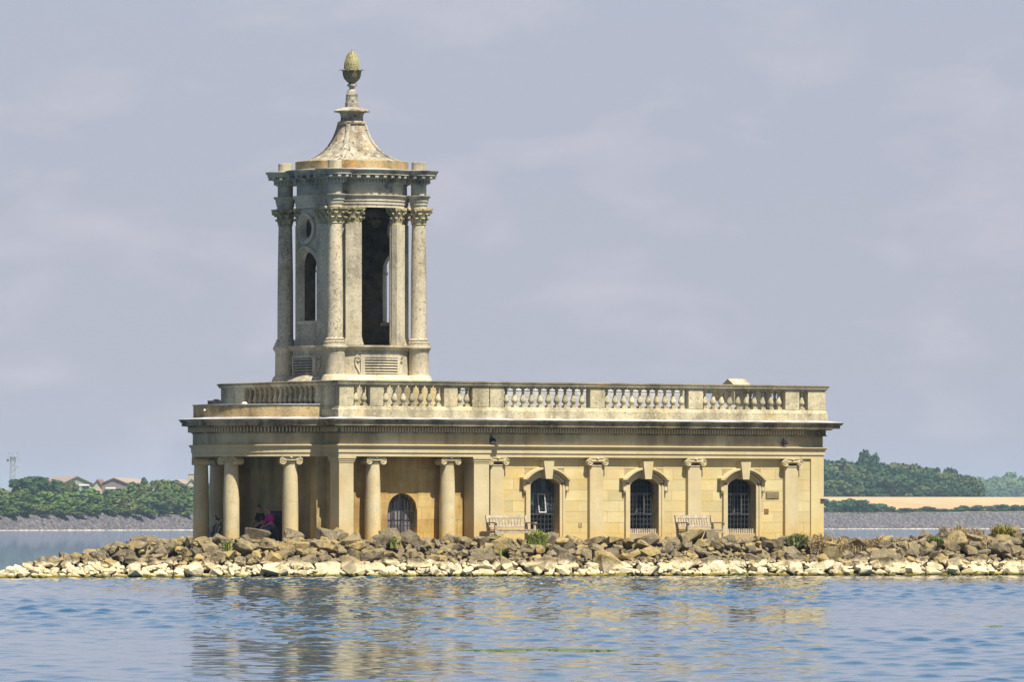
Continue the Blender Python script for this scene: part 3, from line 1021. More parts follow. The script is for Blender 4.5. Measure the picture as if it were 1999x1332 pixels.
def on_drum(mb, c, pts, half, d0, d1, closed=False):
    """band of width 2*half along a curve in (arc length, z) wrapped on the drum"""
    n = len(pts)
    for i in range(n if closed else n - 1):
        p, q = Vector(pts[i]), Vector(pts[(i + 1) % n])
        pm, qn = Vector(pts[i - 1]) if (closed or i) else p * 2 - q, Vector(pts[(i + 2) % n]) if (closed or i < n - 2) else q * 2 - p
        t0, t1 = (q - pm).normalized(), (qn - p).normalized()
        n0, n1 = Vector((-t0.y, t0.x)) * half, Vector((-t1.y, t1.x)) * half
        quad = [p - n0, q - n1, q + n1, p + n0]
        vs = [polar(c + a.x / RD, d0, a.y) for a in quad] + [polar(c + a.x / RD, d1, a.y) for a in quad]
        mb.add(vs, [(0, 1, 2, 3), (7, 6, 5, 4), (0, 4, 5, 1), (1, 5, 6, 2), (2, 6, 7, 3), (3, 7, 4, 0)])


for c in bays.values():
    t_ = empty('tower_opening', parent=church)
    am = MB()
    arcp = [((ARCH_HW + 0.07) * math.cos(PI * k / 16), ARCH_S + (ARCH_HW + 0.07) * math.sin(PI * k / 16)) for k in range(17)]
    on_drum(am, c, arcp, 0.035, RD + 0.0, RD - 0.1)
    arcp = [((ARCH_HW + 0.15) * math.cos(PI * k / 16), ARCH_S + (ARCH_HW + 0.15) * math.sin(PI * k / 16)) for k in range(17)]
    on_drum(am, c, arcp, 0.04, RD + 0.05, RD - 0.1)
    for s in (-1, 1):
        on_drum(am, c, [(s * (ARCH_HW + 0.08), ARCH_S - 0.10), (s * (ARCH_HW + 0.08), ARCH_S - 0.005)], 0.11, RD + 0.03, RD - 0.15)
    am.build('arch_moulding', M['tower'], t_)
    om = MB()
    on_drum(om, c, [(0.475 * math.cos(2 * PI * k / 28), OC_Z + 0.475 * math.sin(2 * PI * k / 28)) for k in range(28)], 0.045, RD + 0.05, RD - 0.1, True)
    on_drum(om, c, [(0.40 * math.cos(2 * PI * k / 28), OC_Z + 0.40 * math.sin(2 * PI * k / 28)) for k in range(28)], 0.038, RD + 0.0, RD - 0.1, True)
    om.build('oculus_ring', M['tower'], t_)
    sm = MB()
    on_drum(sm, c, [(-0.72, ARCH_SILL - 0.06), (-0.33, ARCH_SILL - 0.06), (0, ARCH_SILL - 0.06), (0.33, ARCH_SILL - 0.06), (0.72, ARCH_SILL - 0.06)], 0.055, RD + 0.06, RD - 0.22)
    sm.build('sill', M['tower'], t_)

# corinthian capital
def corinthian(r=0.22, h=0.56, ab=0.36, n_leaf=8):
    m = MB()
    m.lathe([(r + 0.02, 0.0), (r + 0.03, 0.02), (r + 0.02, 0.04), (r, 0.05), (r, h * 0.5), (r + 0.04, h * 0.75), (r + 0.09, h * 0.86)], n=24)
    for tier, (z0, z1, w, out, off) in enumerate(((0.045, h * 0.42, 0.085, 0.10, 0.0), (0.12, h * 0.68, 0.085, 0.13, 0.5))):
        for k in range(n_leaf):
            a = 2 * PI * (k + off) / n_leaf
            Mx = Matrix.Rotation(a, 4, 'Z')
            prof = [(r + 0.005, z0, 0.8), (r + 0.03, z0 + (z1 - z0) * 0.4, 1.0), (r + 0.05, z0 + (z1 - z0) * 0.75, 1.0), (r + out * 0.8, z1, 0.85), (r + out + 0.015, z1 - 0.025, 0.65), (r + out, z1 - 0.065, 0.35)]
            vs, fs = [], []
            for x, z, ww in prof:
                vs += [(x, -w * ww, z), (x + 0.025, 0, z), (x, w * ww, z), (x - 0.04, 0, z - 0.01)]
            for i in range(len(prof) - 1):
                o = i * 4
                for q in range(4):
                    fs.append((o + q, o + (q + 1) % 4, o + 4 + (q + 1) % 4, o + 4 + q))
            fs += [(0, 1, 2, 3), (len(vs) - 1, len(vs) - 2, len(vs) - 3, len(vs) - 4)]
            m.add(vs, fs, Mx)
    for k in range(4):                                   # corner volutes
        a = R(45 + 90 * k)
        Mx = Matrix.Rotation(a, 4, 'Z')
        pts = [(r + 0.02, 0, h * 0.55), (r + 0.08, 0, h * 0.72), (r + 0.17, 0, h * 0.83)]
        for q in range(9):
            an = R(100 - 45 * q)
            rr = 0.062 * (1 - q / 14)
            pts.append((r + 0.18 + rr * math.cos(an), 0, h * 0.78 + rr * math.sin(an)))
        m.tube([Mx @ Vector(p) for p in pts], [0.03, 0.035, 0.04] + [0.035] * 9, 5)
        b = R(90 * k)
        m.lathe([(0.0, -0.06), (0.05, -0.03), (0.055, 0.02), (0.0, 0.06)], n=7, M=Matrix.Translation(((r + 0.13) * math.cos(b), (r + 0.13) * math.sin(b), h - 0.045)), caps=False)
    poly = []
    for k in range(4):                                   # concave abacus
        a = R(45 + 90 * k)
        c0 = Vector((math.cos(a), math.sin(a))) * ab * 1.28
        tt = Vector((-math.sin(a), math.cos(a)))
        poly += [c0 - tt * 0.04, c0 + tt * 0.04]
        nx = R(90 + 90 * k)
        e = Vector((math.cos(nx), math.sin(nx))) * (ab * 0.80)
        te = Vector((-math.sin(nx), math.cos(nx)))
        poly += [e - te * 0.12, e + te * 0.12]
    m.slab(poly, h - 0.085, h - 0.045)
    m.slab([p * 1.04 for p in poly], h - 0.044, h)
    return m


cc = corinthian().mesh('capital', True, 45)
cc.materials.append(M['corinth'])
CAPZ = tz(441)
sh = MB().lathe([(0.38, 7.592), (0.38, 7.64), (0.335, 7.65), (0.355, 7.69), (0.335, 7.72), (0.30, 7.735), (0.30, 7.755), (0.325, 7.78), (0.30, 7.81), (0.275, 7.82), (0.265, 7.86), (0.262, 8.85), (0.262, 9.02), (0.256, 9.026), (0.256, 9.034), (0.261, 9.04), (0.255, 10.1), (0.254, 10.2), (0.248, 10.207), (0.248, 10.213), (0.252, 10.22), (0.235, 11.2), (0.225, CAPZ - 0.001)], n=28).mesh('shaft', True, 25)
sh.materials.append(M['tcol'])
for a in CA:
    x, y, _ = polar(a, RC, 0)
    c = empty('tower_column', (x, y, 0), a, church)
    link('shaft', sh, None, c)
    link('capital', cc, None, c, (0, 0, CAPZ), R(45))
# pilasters on the drum, a pair to each column
pil = MB()
pw = 0.265
pil.box(-0.12, 0.07, -pw, pw, 7.86, CAPZ)
pil.box(-0.12, 0.12, -pw - 0.06, pw + 0.06, 7.592, 7.66).box(-0.12, 0.10, -pw - 0.04, pw + 0.04, 7.661, 7.73).box(-0.12, 0.085, -pw - 0.025, pw + 0.025, 7.731, 7.80).box(-0.12, 0.075, -pw - 0.01, pw + 0.01, 7.801, 7.858)
pilm = pil.mesh('shaft')
pilm.materials.append(M['tower'])
for c in (R(-90), R(180), R(0), R(90)):
    for s in (-1, 1):
        a = c + s * R(29)
        x, y, _ = polar(a, RD, 0)
        p = empty('tower_pilaster', (x, y, 0), a, church)
        link('shaft', pilm, None, p)
        link('capital', cc, None, p, (-0.10, 0, CAPZ), 0.0, (0.62, 1.05, 1.0))

# entablature of the tower
te = empty('tower_entablature', parent=church)
arch = [(-0.3, 12.138), (0.02, 12.138), (0.02, 12.24), (0.045, 12.243), (0.045, 12.35), (0.07, 12.353), (0.07, 12.45), (0.10, 12.47), (0.14, 12.53), (0.14, 12.555), (0.0, 12.565), (-0.3, 12.565)]
fri = [(-0.3, 12.566), (0.0, 12.566), (0.0, 12.915), (-0.3, 12.915)]
cor = [(-0.3, 12.917), (0.04, 12.917), (0.06, 12.95), (0.06, 13.06), (0.13, 13.065), (0.15, 13.10), (0.15, 13.20), (0.34, 13.205), (0.34, 13.28), (0.37, 13.29), (0.40, 13.345), (0.41, 13.36), (0.41, 13.372), (-0.3, 13.40)]
dc = circle(TU, TV, 1.83, 96)
MB().sweep(arch, dc).build('architrave', M['tower'], te, True, 30)
MB().sweep(fri, dc).build('frieze', M['tgrey'], te, True, 30)
MB().sweep(cor, dc).build('cornice', M['tgrey'], te, True, 30)
up = lambda pr, e: [(o if o < 0 else o, z + e) for o, z in pr]
stub = MB().lathe([(0.05, 12.14)] + [(0.255 + max(o, -0.1), z) for o, z in arch[1:-1]] + [(0.255, 12.60), (0.255, 12.913), (0.05, 12.914)], n=32).mesh('column_block', True, 30)
stub.materials.append(M['tgrey'])
scor = MB().lathe([(0.05, 12.920)] + [(0.26 + o * 0.98, z + 0.003) for o, z in cor[1:-1]] + [(0.24, 13.408), (0.235, 13.66), (0.225, 13.672), (0.05, 13.675)], n=32).mesh('column_cornice', True, 30)
scor.materials.append(M['tgrey'])
for a in CA:
    x, y, _ = polar(a, RC, 0)
    b = link('column_block', stub, None, te, (x, y, 0))
    link('column_cornice', scor, None, te, (x, y, 0))
    Mx = Matrix.Translation((TU, TV, 0)) @ Matrix.Rotation(a, 4, 'Z')
    MB().box(1.75, 2.35, -0.20, 0.20, 12.925, 13.19, Mx).box(1.75, 2.35, -0.55, 0.55, 13.208, 13.366, Mx).build('cornice_neck', M['tgrey'], te)
dm = MB()
for k in range(110):
    a = 2 * PI * k / 110
    Mx = Matrix.Translation((TU, TV, 0)) @ Matrix.Rotation(a, 4, 'Z')
    dm.box(1.87, 1.955, -0.032, 0.032, 12.955, 13.055, Mx)
for a0 in CA:
    x, y, _ = polar(a0, RC, 0)
    for k in range(20):
        dm.box(0.30, 0.385, -0.03, 0.03, 12.957, 13.057, Matrix.Translation((x, y, 0)) @ Matrix.Rotation(2 * PI * k / 20, 4, 'Z'))
tag(dm.build('dentils', M['tgrey'], te), kind='stuff')
dm = MB()
for k in range(44):
    a = 2 * PI * k / 44
    if min(abs((a - c + PI) % (2 * PI) - PI) for c in CA) < R(17):
        continue
    Mx = Matrix.Translation((TU, TV, 0)) @ Matrix.Rotation(a, 4, 'Z')
    dm.box(1.97, 2.15, -0.06, 0.06, 13.11, 13.203, Mx)
for a0 in CA:
    x, y, _ = polar(a0, RC, 0)
    for k in range(9):
        dm.box(0.40, 0.57, -0.055, 0.055, 13.115, 13.207, Matrix.Translation((x, y, 0)) @ Matrix.Rotation(a0 + R(-120 + 30 * k), 4, 'Z'))
tag(dm.build('modillions', M['tgrey'], te), kind='stuff')
lead = MB().lathe([(1.8, 13.375), (2.22, 13.375), (2.22, 13.392), (1.8, 13.43)], TU, TV, n=64)
lead.build('lead_flashing', M['lead'], te, True, 30)
MB().lathe([(1.875, 13.38), (1.875, tz(317.5)), (1.85, tz(316.5)), (0.2, tz(315))], TU, TV, n=72).build('attic_drum', M['lichen'], church, True, 30)

# louvred openings in the base
for c in (R(-90), R(180), R(0)):
    lv = empty('louvre', parent=church)
    hw_ = 0.62
    z0, z1 = tz(733), tz(701)
    fm = MB()
    dd = 1.95
    for k in range(10):
        a0, a1 = c + (-hw_ + 2 * hw_ * k / 10) / dd, c + (-hw_ + 2 * hw_ * (k + 1) / 10) / dd
        for (za, zb, d0) in ((z0 - 0.05, z0 - 0.002, dd + 0.05), (z1 + 0.002, z1 + 0.10, dd + 0.05), (z0, z1, dd + 0.004)):
            if d0 < dd + 0.01:
                continue
            vs = [polar(a0, dd - 0.05, za), polar(a1, dd - 0.05, za), polar(a1, d0, za), polar(a0, d0, za), polar(a0, dd - 0.05, zb), polar(a1, dd - 0.05, zb), polar(a1, d0, zb), polar(a0, d0, zb)]
            fm.add(vs, [(3, 2, 1, 0), (4, 5, 6, 7), (0, 1, 5, 4), (1, 2, 6, 5), (2, 3, 7, 6), (3, 0, 4, 7)])
    for s in (-1, 1):
        a0, a1 = sorted((c + s * (hw_ + 0.002) / dd, c + s * (hw_ + 0.14) / dd))
        vs = [polar(a0, dd - 0.05, z0 - 0.05), polar(a1, dd - 0.05, z0 - 0.05), polar(a1, dd + 0.05, z0 - 0.05), polar(a0, dd + 0.05, z0 - 0.05), polar(a0, dd - 0.05, z1 + 0.1), polar(a1, dd - 0.05, z1 + 0.1), polar(a1, dd + 0.05, z1 + 0.1), polar(a0, dd + 0.05, z1 + 0.1)]
        fm.add(vs, [(3, 2, 1, 0), (4, 5, 6, 7), (0, 1, 5, 4), (1, 2, 6, 5), (2, 3, 7, 6), (3, 0, 4, 7)])
        # scrolled side bracket
        pts = []
        for q in range(14):
            an = R(-60 + 40 * q)
            rr = 0.03 + 0.006 * q
            pts.append(polar(c + s * (hw_ + 0.22 + rr * math.cos(an)) / dd, dd + 0.02, z1 - 0.03 + rr * math.sin(an)))
        fm.tube(pts[::-1], 0.03, 5)
        fm.tube([polar(c + s * (hw_ + 0.32) / dd, dd + 0.015, z1 - 0.06), polar(c + s * (hw_ + 0.30) / dd, dd + 0.015, z1 - 0.25), polar(c + s * (hw_ + 0.18) / dd, dd + 0.015, z0 + 0.06), polar(c + s * (hw_ + 0.15) / dd, dd + 0.015, z0 - 0.04)], [0.035, 0.03, 0.03, 0.03], 5)
    fm.build('surround', M['tower'], lv)
    bm_ = MB()
    for k in range(10):
        a0, a1 = c + (-hw_ + 2 * hw_ * k / 10) / dd, c + (-hw_ + 2 * hw_ * (k + 1) / 10) / dd
        vs = [polar(a0, dd + 0.004, z0), polar(a1, dd + 0.004, z0), polar(a1, dd + 0.004, z1), polar(a0, dd + 0.004, z1)]
        bm_.add(vs, [(0, 1, 2, 3)])
    bm_.build('dark_backing', M['iron'], lv)
    for j in range(6):
        sm = MB()
        zz = z0 + (z1 - z0) * (j + 0.30) / 6
        for k in range(10):
            a0, a1 = c + (-hw_ + 2 * hw_ * k / 10) / dd, c + (-hw_ + 2 * hw_ * (k + 1) / 10) / dd
            vs = [polar(a0, dd + 0.005, zz + 0.03), polar(a1, dd + 0.005, zz + 0.03), polar(a1, dd + 0.055, zz - 0.005), polar(a0, dd + 0.055, zz - 0.005),
                  polar(a0, dd + 0.005, zz + 0.052), polar(a1, dd + 0.005, zz + 0.052), polar(a1, dd + 0.055, zz + 0.02), polar(a0, dd + 0.055, zz + 0.02)]
            sm.add(vs, [(3, 2, 1, 0), (4, 5, 6, 7), (0, 1, 5, 4), (1, 2, 6, 5), (2, 3, 7, 6), (3, 0, 4, 7)])
        sm.build('slat', M['tower'], lv)

# spire roof: concave cone with four ribs
S_ = 1 / 58.9
prof = [(90, 317.5), (90, 315.5), (80, 311.5), (70, 307), (61, 301.5), (52, 294), (44, 285), (37, 274.5), (31.5, 263), (27.5, 252), (25.3, 244)]
sp = empty('spire', parent=church)
sr = [(r * S_, tz(y)) for r, y in prof]
MB().lathe(sr + [(0.1, sr[-1][1])], TU, TV, n=64).build('cone_roof', M['spire'], sp, True, 30)
for a in CA:
    m = MB()
    vs, fs = [], []
    ca, sa = math.cos(a), math.sin(a)
    for r, z in sr:
        hw_ = 0.085 if r > 0.6 else 0.07
        for dx, dy in ((-0.10, -hw_), (0.045, -hw_), (0.075, 0), (0.045, hw_), (-0.10, hw_)):
            x, y = r + dx, dy
            vs.append((TU + x * ca - y * sa, TV + x * sa + y * ca, z + (0.03 if dx > 0 else 0)))
    for i in range(len(sr) - 1):
        for q in range(4):
            fs.append((i * 5 + q, i * 5 + q + 1, i * 5 + 6 + q, i * 5 + 5 + q))
    fs += [(0, 1, 2, 3, 4), tuple(len(vs) - 1 - q for q in range(5))]
    m.add(vs, fs).build('rib', M['spire'], sp)
MB().lathe([(r * S_, tz(y)) for r, y in ((26, 244.2), (28.5, 242), (28.5, 239), (26, 237.5), (22.5, 236), (21.8, 230), (22.5, 224), (25, 220.5), (29, 219.5), (35, 218.6), (35.3, 216.8), (30, 213.5), (20, 210.5), (13.5, 209.5), (13.3, 200), (12.2, 199), (12.0, 189), (11, 188.4))], TU, TV, n=32).build('neck', M['spire'], sp, True, 30)
fi = empty('finial', parent=church)
MB().lathe([(r * S_, tz(y)) for r, y in ((10.8, 188.2), (11.8, 187), (11.8, 184.5), (10.5, 183), (9.5, 179), (7, 175.5), (5.0, 173), (4.8, 171), (6.0, 169.5), (9.2, 168), (9.2, 164.5), (6.5, 163), (6.0, 162))], TU, TV, n=28).build('pedestal', M['spire'], fi, True, 30)
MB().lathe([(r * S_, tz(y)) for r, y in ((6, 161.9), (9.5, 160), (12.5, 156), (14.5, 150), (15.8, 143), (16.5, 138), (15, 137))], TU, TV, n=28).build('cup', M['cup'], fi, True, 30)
cm = MB()
zc0, zc1 = tz(139), tz(99.5)
MB().lathe([(0.22, zc0), (0.235, zc0 + 0.12), (0.235, zc0 + 0.25), (0.20, zc0 + 0.42), (0.12, zc0 + 0.58), (0.03, zc1), (0.01, zc1 + 0.01)], TU, TV, n=20).build('cone_core', M['cone'], fi, True)
for j in range(13):
    t_ = j / 12.6
    rr = 0.245 * (1 - t_ ** 2.3) ** 0.75 + 0.005
    z = zc0 + (zc1 - zc0) * t_
    n = max(6, int(18 * rr / 0.245))
    for k in range(n):
        a = 2 * PI * (k + 0.5 * (j % 2)) / n
        Mx = Matrix.Translation((TU, TV, z)) @ Matrix.Rotation(a, 4, 'Z')
        w_ = PI * rr / n
        cm.add([(rr + 0.0, -w_, 0), (rr + 0.0, w_, 0), (rr + 0.015, 0, 0.075), (rr + 0.02, 0, 0.02), (rr - 0.03, 0, 0.02)], [(0, 1, 3), (1, 2, 3), (2, 0, 3), (1, 0, 4), (2, 1, 4), (0, 2, 4)], Mx)
tag(cm.build('cone_scales', M['cone'], fi), kind='stuff')
MB().tube([(TU, TV, zc1 - 0.02), (TU, TV, zc1 + 0.05)], 0.015, 5).build('tip', M['iron'], fi)
for k in range(8):
    a = 2 * PI * (k + 0.3) / 8
    m = MB()
    pr = [(0.13, tz(160), 0.06), (0.235, tz(153), 0.09), (0.275, tz(146), 0.10), (0.285, tz(139), 0.10), (0.345, tz(135.6), 0.09), (0.415, tz(137.5), 0.05)]
    vs, fs = [], []
    for r, z, w_ in pr:
        vs += [(r - 0.012, -w_, z), (r + 0.03, 0, z), (r - 0.012, w_, z), (r - 0.03, 0, z)]
    for i in range(len(pr) - 1):
        for q in range(4):
            fs.append((i * 4 + q, i * 4 + (q + 1) % 4, i * 4 + 4 + (q + 1) % 4, i * 4 + 4 + q))
    fs += [(0, 1, 2, 3), (23, 22, 21, 20)]
    m.add(vs, fs, Matrix.Translation((TU, TV, 0)) @ Matrix.Rotation(a, 4, 'Z')).build('leaf', M['cup'], fi, True, 50)
# ================================================================== water
def add_grid(name, X, Y, Z, mat, smooth=True):
    ny, nx = X.shape
    co = np.stack([X, Y, Z], -1).reshape(-1, 3).astype(np.float32)
    i = np.arange(ny * nx).reshape(ny, nx)
    q = np.stack([i[:-1, :-1], i[:-1, 1:], i[1:, 1:], i[1:, :-1]], -1).reshape(-1, 4)
    me = bpy.data.meshes.new(name)
    me.vertices.add(len(co))
    me.vertices.foreach_set('co', co.ravel())
    me.loops.add(q.size)
    me.loops.foreach_set('vertex_index', q.ravel().astype(np.int32))
    me.polygons.add(len(q))
    me.polygons.foreach_set('loop_start', (np.arange(len(q)) * 4).astype(np.int32))
    me.polygons.foreach_set('use_smooth', np.full(len(q), smooth))
    me.update()
    me.validate()
    return link(name, me, mat)


xs_in = np.arange(-20, 20.01, 0.08)
xs_out = np.concatenate([20 + np.cumsum(np.geomspace(0.12, 600, 60))])
xs = np.concatenate([-xs_out[::-1], xs_in, xs_out])
ys = [-300.0, -270.0, -248.0]
y = -248.0
while y < -178:
    y += 2.0
    ys.append(y)
y = ys[-1]
while y < -2:
    y += 0.10 + 0.13 * min(1, (y + 180) / 180)
    ys.append(y)
st_ = 0.3
while y < 2300:
    st_ *= 1.12
    y += st_
    ys.append(y)
ys = np.array(ys)
X, Y = np.meshgrid(xs, ys)
Z = np.zeros_like(X)
wr = np.random.default_rng(5)
for k in range(60):
    lam = 0.24 * (1.035 ** k)
    th = R(82) + wr.normal(0, 1.15)
    kk = 2 * PI / lam
    amp = 0.0009 * lam ** 0.55
    ph = wr.uniform(0, 2 * PI)
    Z += amp * np.sin(kk * (X * math.cos(th) + Y * math.sin(th)) + ph)
NF = np.zeros_like(X)
for k in range(40):
    lam = wr.uniform(0.55, 1.5)
    th = R(84) + wr.normal(0, 1.0)
    NF += np.sin(2 * PI / lam * (X * math.cos(th) + Y * math.sin(th)) + wr.uniform(0, 2 * PI))
NF /= math.sqrt(20.0)
Z += 0.017 * np.maximum(0, NF - 0.35) ** 1.15          # scattered wavelets on a calmer surface
gust = 0.75 + 0.45 * np.sin(X * 0.16 + 0.9 * np.sin(Y * 0.05)) * np.sin(Y * 0.075 + 0.5 * np.sin(X * 0.21 + 1.0))
edge = np.clip((30 - np.abs(X)) / 10, 0, 1) * np.clip((Y + 180) / 6, 0, 1) * np.clip((6 - Y) / 10, 0, 1)
Z *= gust * edge
t = NT('lake_water')
f1 = t.noise(5.5, 2, 0.5, stretch=(0.7, 1.2, 1))
f2 = t.noise(0.7, 3, 0.55, stretch=(0.6, 1.2, 1))
sy_ = t.new('ShaderNodeSeparateXYZ')
t.l.new(t.pos(), sy_.inputs[0])
far_ = t.ramp(sy_.outputs['Y'], -2.0, 60.0, 1.0, 9.0)
t.bump(t.math('MULTIPLY', t.math('ADD', f1, t.math('MULTIPLY', f2, 4.0)), far_), 0.13, 0.03)
t.b.inputs['IOR'].default_value = 1.333
M['water'] = t.done((0.012, 0.068, 0.135), 0.015, 0.5)
water = add_grid('water', X, Y, Z, M['water'])
tag(water, kind='structure')

# ================================================================== island
def yw(x):
    return -11.0 + 0.424 * (x + 16.0) + 0.35 * np.sin(x * 0.9) + 0.2 * np.sin(x * 2.3 + 1)


def height(x, y):
    x, y = np.asarray(x, float), np.asarray(y, float)
    top = 1.06 + 0.22 * np.clip((x - 12.5) / 2, 0, 1)
    front = (y - yw(x)) * 0.52 - 0.22
    xl = -16.9 + np.maximum(0, y + 11) * 0.30
    left = (x - xl) * 0.33 - 0.15
    yb = np.where(x < 9.5, 12.5 + 0.62 * (x + 9.7), 24.4 - (x - 9.5) * 2.2)
    yb = np.maximum(yb, yw(x) + 11.0)
    back = (yb - y) * 0.45 - 0.2
    return np.minimum(np.minimum(top, front), np.minimum(left, back))


gx = np.arange(-19, 46, 0.33)
gy = np.arange(-14, 32, 0.33)
GX, GY = np.meshgrid(gx, gy)
GZ = np.maximum(height(GX, GY), -0.7)
GZ = np.where(GZ < 1.0, GZ - 0.16, GZ)
GZ = GZ + wr.normal(0, 0.03, GZ.shape) * (GZ > 0.1)
t = NT('trodden_earth')
c = t.mix(t.ramp(t.noise(1.3, 5), 0.4, 0.65), (0.13, 0.10, 0.06), (0.21, 0.165, 0.10))
c = t.mix(t.ramp(t.noise(0.8, 4, off=(4, 4, 0)), 0.55, 0.68), c, (0.10, 0.11, 0.035))
c = t.mix(t.ramp(t.z(), 0.42, 0.50), (0.10, 0.08, 0.045), c)  # low earth coloured dark to paint the shade of crevices between rocks
t.bump(t.noise(9, 5), 0.6, 0.05)
M['earth'] = t.done(c, 0.95, 0.1)
emb = add_grid('embankment', GX, GY, GZ, M['earth'], False)
tag(emb, kind='structure')

# ---- rocks
def rock_mat(name, rand):
    t = NT(name)
    r = t.rnd() if rand == 'object' else t.island()
    r2 = t.math('FRACT', t.math('MULTIPLY', r, 13.7))
    c = t.mix(r, (0.10, 0.082, 0.054), (0.225, 0.18, 0.11))
    c = t.mix(t.ramp(r2, 0.48, 0.95), c, (0.30, 0.225, 0.095))
    c = t.mix(t.ramp(t.noise(3.5, 5, 0.7), 0.50, 0.66, 0, 0.75), c, (0.045, 0.037, 0.028))
    lich = t.ramp(t.noise(11, 4, 0.75, off=(7, 0, 0)), 0.58, 0.66, 0, 0.8)
    c = t.mix(lich, c, (0.36, 0.335, 0.27))
    c = t.mix(t.ramp(t.noise(2.2, 4, 0.65, off=(0, 9, 4)), 0.60, 0.70, 0, 0.7), c, (0.24, 0.20, 0.05))
    # bleached below the winter water level, weed at the water's edge
    pale = t.mix(r2, (0.58, 0.50, 0.335), (0.46, 0.38, 0.24))
    pale = t.mix(t.ramp(t.noise(6, 4, 0.65), 0.52, 0.70, 0, 0.5), pale, (0.36, 0.29, 0.17))
    zz = t.math('ADD', t.math('ADD', t.z(), t.math('MULTIPLY', t.noise(3, 4, 0.65), 0.26)), t.math('MULTIPLY', r2, 0.07))
    c = t.mix(t.ramp(zz, 0.57, 0.70), pale, c)
    c = t.mix(t.ramp(t.math('ADD', t.z(), t.math('MULTIPLY', t.noise(4, 3), 0.12)), 0.13, 0.19), (0.20, 0.16, 0.025), c)
    c = t.mix(t.ramp(t.math('ADD', t.z(), t.math('MULTIPLY', t.noise(4, 3, off=(3, 3, 3)), 0.10)), 0.07, 0.12), (0.055, 0.048, 0.02), c)
    t.bump(t.math('ADD', t.noise(18, 5, 0.7), t.math('MULTIPLY', t.noise(5, 4), 2.0)), 0.7, 0.03)
    return t.done(c, 0.95, 0.12)


M['rock'] = rock_mat('riprap_stone', 'object')
M['rubble'] = rock_mat('rubble_stone', 'island')


def rock_mesh(i, n=15, flat_=0.7):
    r_ = random.Random(100 + i)
    bm = bmesh.new()
    sx, sy, sz = 1.0, r_.uniform(0.65, 0.95), r_.uniform(0.5, 0.85)
    for k in range(n):
        p = Vector((r_.gauss(0, 1), r_.gauss(0, 1), r_.gauss(0, 1)))
        p.normalize()
        p = Vector((math.copysign(abs(p.x) ** 0.6, p.x), math.copysign(abs(p.y) ** 0.6, p.y), math.copysign(abs(p.z) ** 0.6, p.z)))
        bm.verts.new((p.x * 0.5 * sx, p.y * 0.5 * sy, p.z * 0.5 * sz))
    res = bmesh.ops.convex_hull(bm, input=bm.verts)
    junk = [g_ for g_ in res['geom_interior'] if isinstance(g_, bmesh.types.BMVert)]
    bmesh.ops.delete(bm, geom=junk, context='VERTS')
    bmesh.ops.bevel(bm, geom=list(bm.edges), offset=0.03, segments=1, affect='EDGES', clamp_overlap=True)
    bmesh.ops.triangulate(bm, faces=bm.faces)
    for v in bm.verts:
        v.co *= 1 + 0.10 * mnoise.noise(v.co * 4.0 + Vector((i, 0, 0)))
        v.co += Vector((r_.uniform(-1, 1), r_.uniform(-1, 1), r_.uniform(-1, 1))) * 0.012
    bm.normal_update()
    me = bpy.data.meshes.new('rock')
    bm.to_mesh(me)
    bm.free()
    return me


ROCKS = [rock_mesh(i, 12 + (i * 5) % 13) for i in range(20)]
for me in ROCKS:
    me.materials.append(M['rock'])
RV = []
for me in ROCKS:
    v = np.empty(len(me.vertices) * 3, np.float32)
    me.vertices.foreach_get('co', v)
    f = np.empty(len(me.loops), np.int32)
    me.loops.foreach_get('vertex_index', f)
    RV.append((v.reshape(-1, 3), f.reshape(-1, 3)))

cand = []
rr_ = random.Random(42)
x = -16.6
while x < 32:
    for row in range(8):
        tpos = row * 0.40 + rr_.uniform(-0.16, 0.16)
        xx = x + rr_.uniform(-0.28, 0.28)
        yy = float(yw(xx)) + 0.10 + tpos
        z = float(height(xx, yy))
        if z < -0.2:
            continue
        up_ = min(1, max(0, row / 5))
        s = rr_.uniform(0.27, 0.58) + up_ * rr_.uniform(0.0, 0.2) + (rr_.uniform(0.15, 0.4) if rr_.random() < 0.14 else 0)
        if row == 7:
            s *= rr_.uniform(0.55, 0.9)
        s *= min(1.0, max(0.5, (xx + 17.5) / 4.5))
        cand.append((xx, yy, z, s, row))
    x += 0.52
# the tip's left flank
for k in range(26):
    yy = -11 + k * 0.55
    for j in range(5):
        xl = -16.9 + max(0, yy + 11) * 0.30
        xx = xl + 0.25 + j * 0.62 + rr_.uniform(-0.2, 0.2)
        if yy > float(yw(xx)) + 2.6:
            cand.append((xx, yy + rr_.uniform(-0.2, 0.2), float(height(xx, yy)), rr_.uniform(0.3, 0.7), 9))
hero = [(AT(640, -3.2), -3.2, 1.22, 0.95, 8), (AT(758, -3.0), -3.0, 1.25, 0.8, 8), (AT(575, -3.5), -3.5, 1.2, 0.75, 8), (AT(500, -4.0), -4.0, 1.2, 0.95, 8), (AT(660, -3.0), -3.0, 1.24, 0.7, 8)]
vis = [c_ for c_ in cand if -16.9 < c_[0] < 17.2 and c_[4] != 9 or c_[4] == 9 and c_[1] < -4]
vis.sort(key=lambda c_: -c_[3])
named = hero + vis[:295 - len(hero)]
ns = set(id(c_) for c_ in named)
rest = [c_ for c_ in cand if id(c_) not in ns]


def rock_rot(r_):
    return (r_.uniform(-0.5, 0.5), r_.uniform(-0.5, 0.5), r_.uniform(0, 2 * PI))


for c_ in named:
    o = bpy.data.objects.new('rock', ROCKS[rr_.randrange(len(ROCKS))])
    COL.objects.link(o)
    o.parent = emb
    o.location = (c_[0], c_[1], c_[2] + c_[3] * 0.10)
    o.rotation_euler = rock_rot(rr_)
    o.scale = (c_[3] * rr_.uniform(0.9, 1.25), c_[3] * rr_.uniform(0.85, 1.1), c_[3] * rr_.uniform(0.75, 1.05))
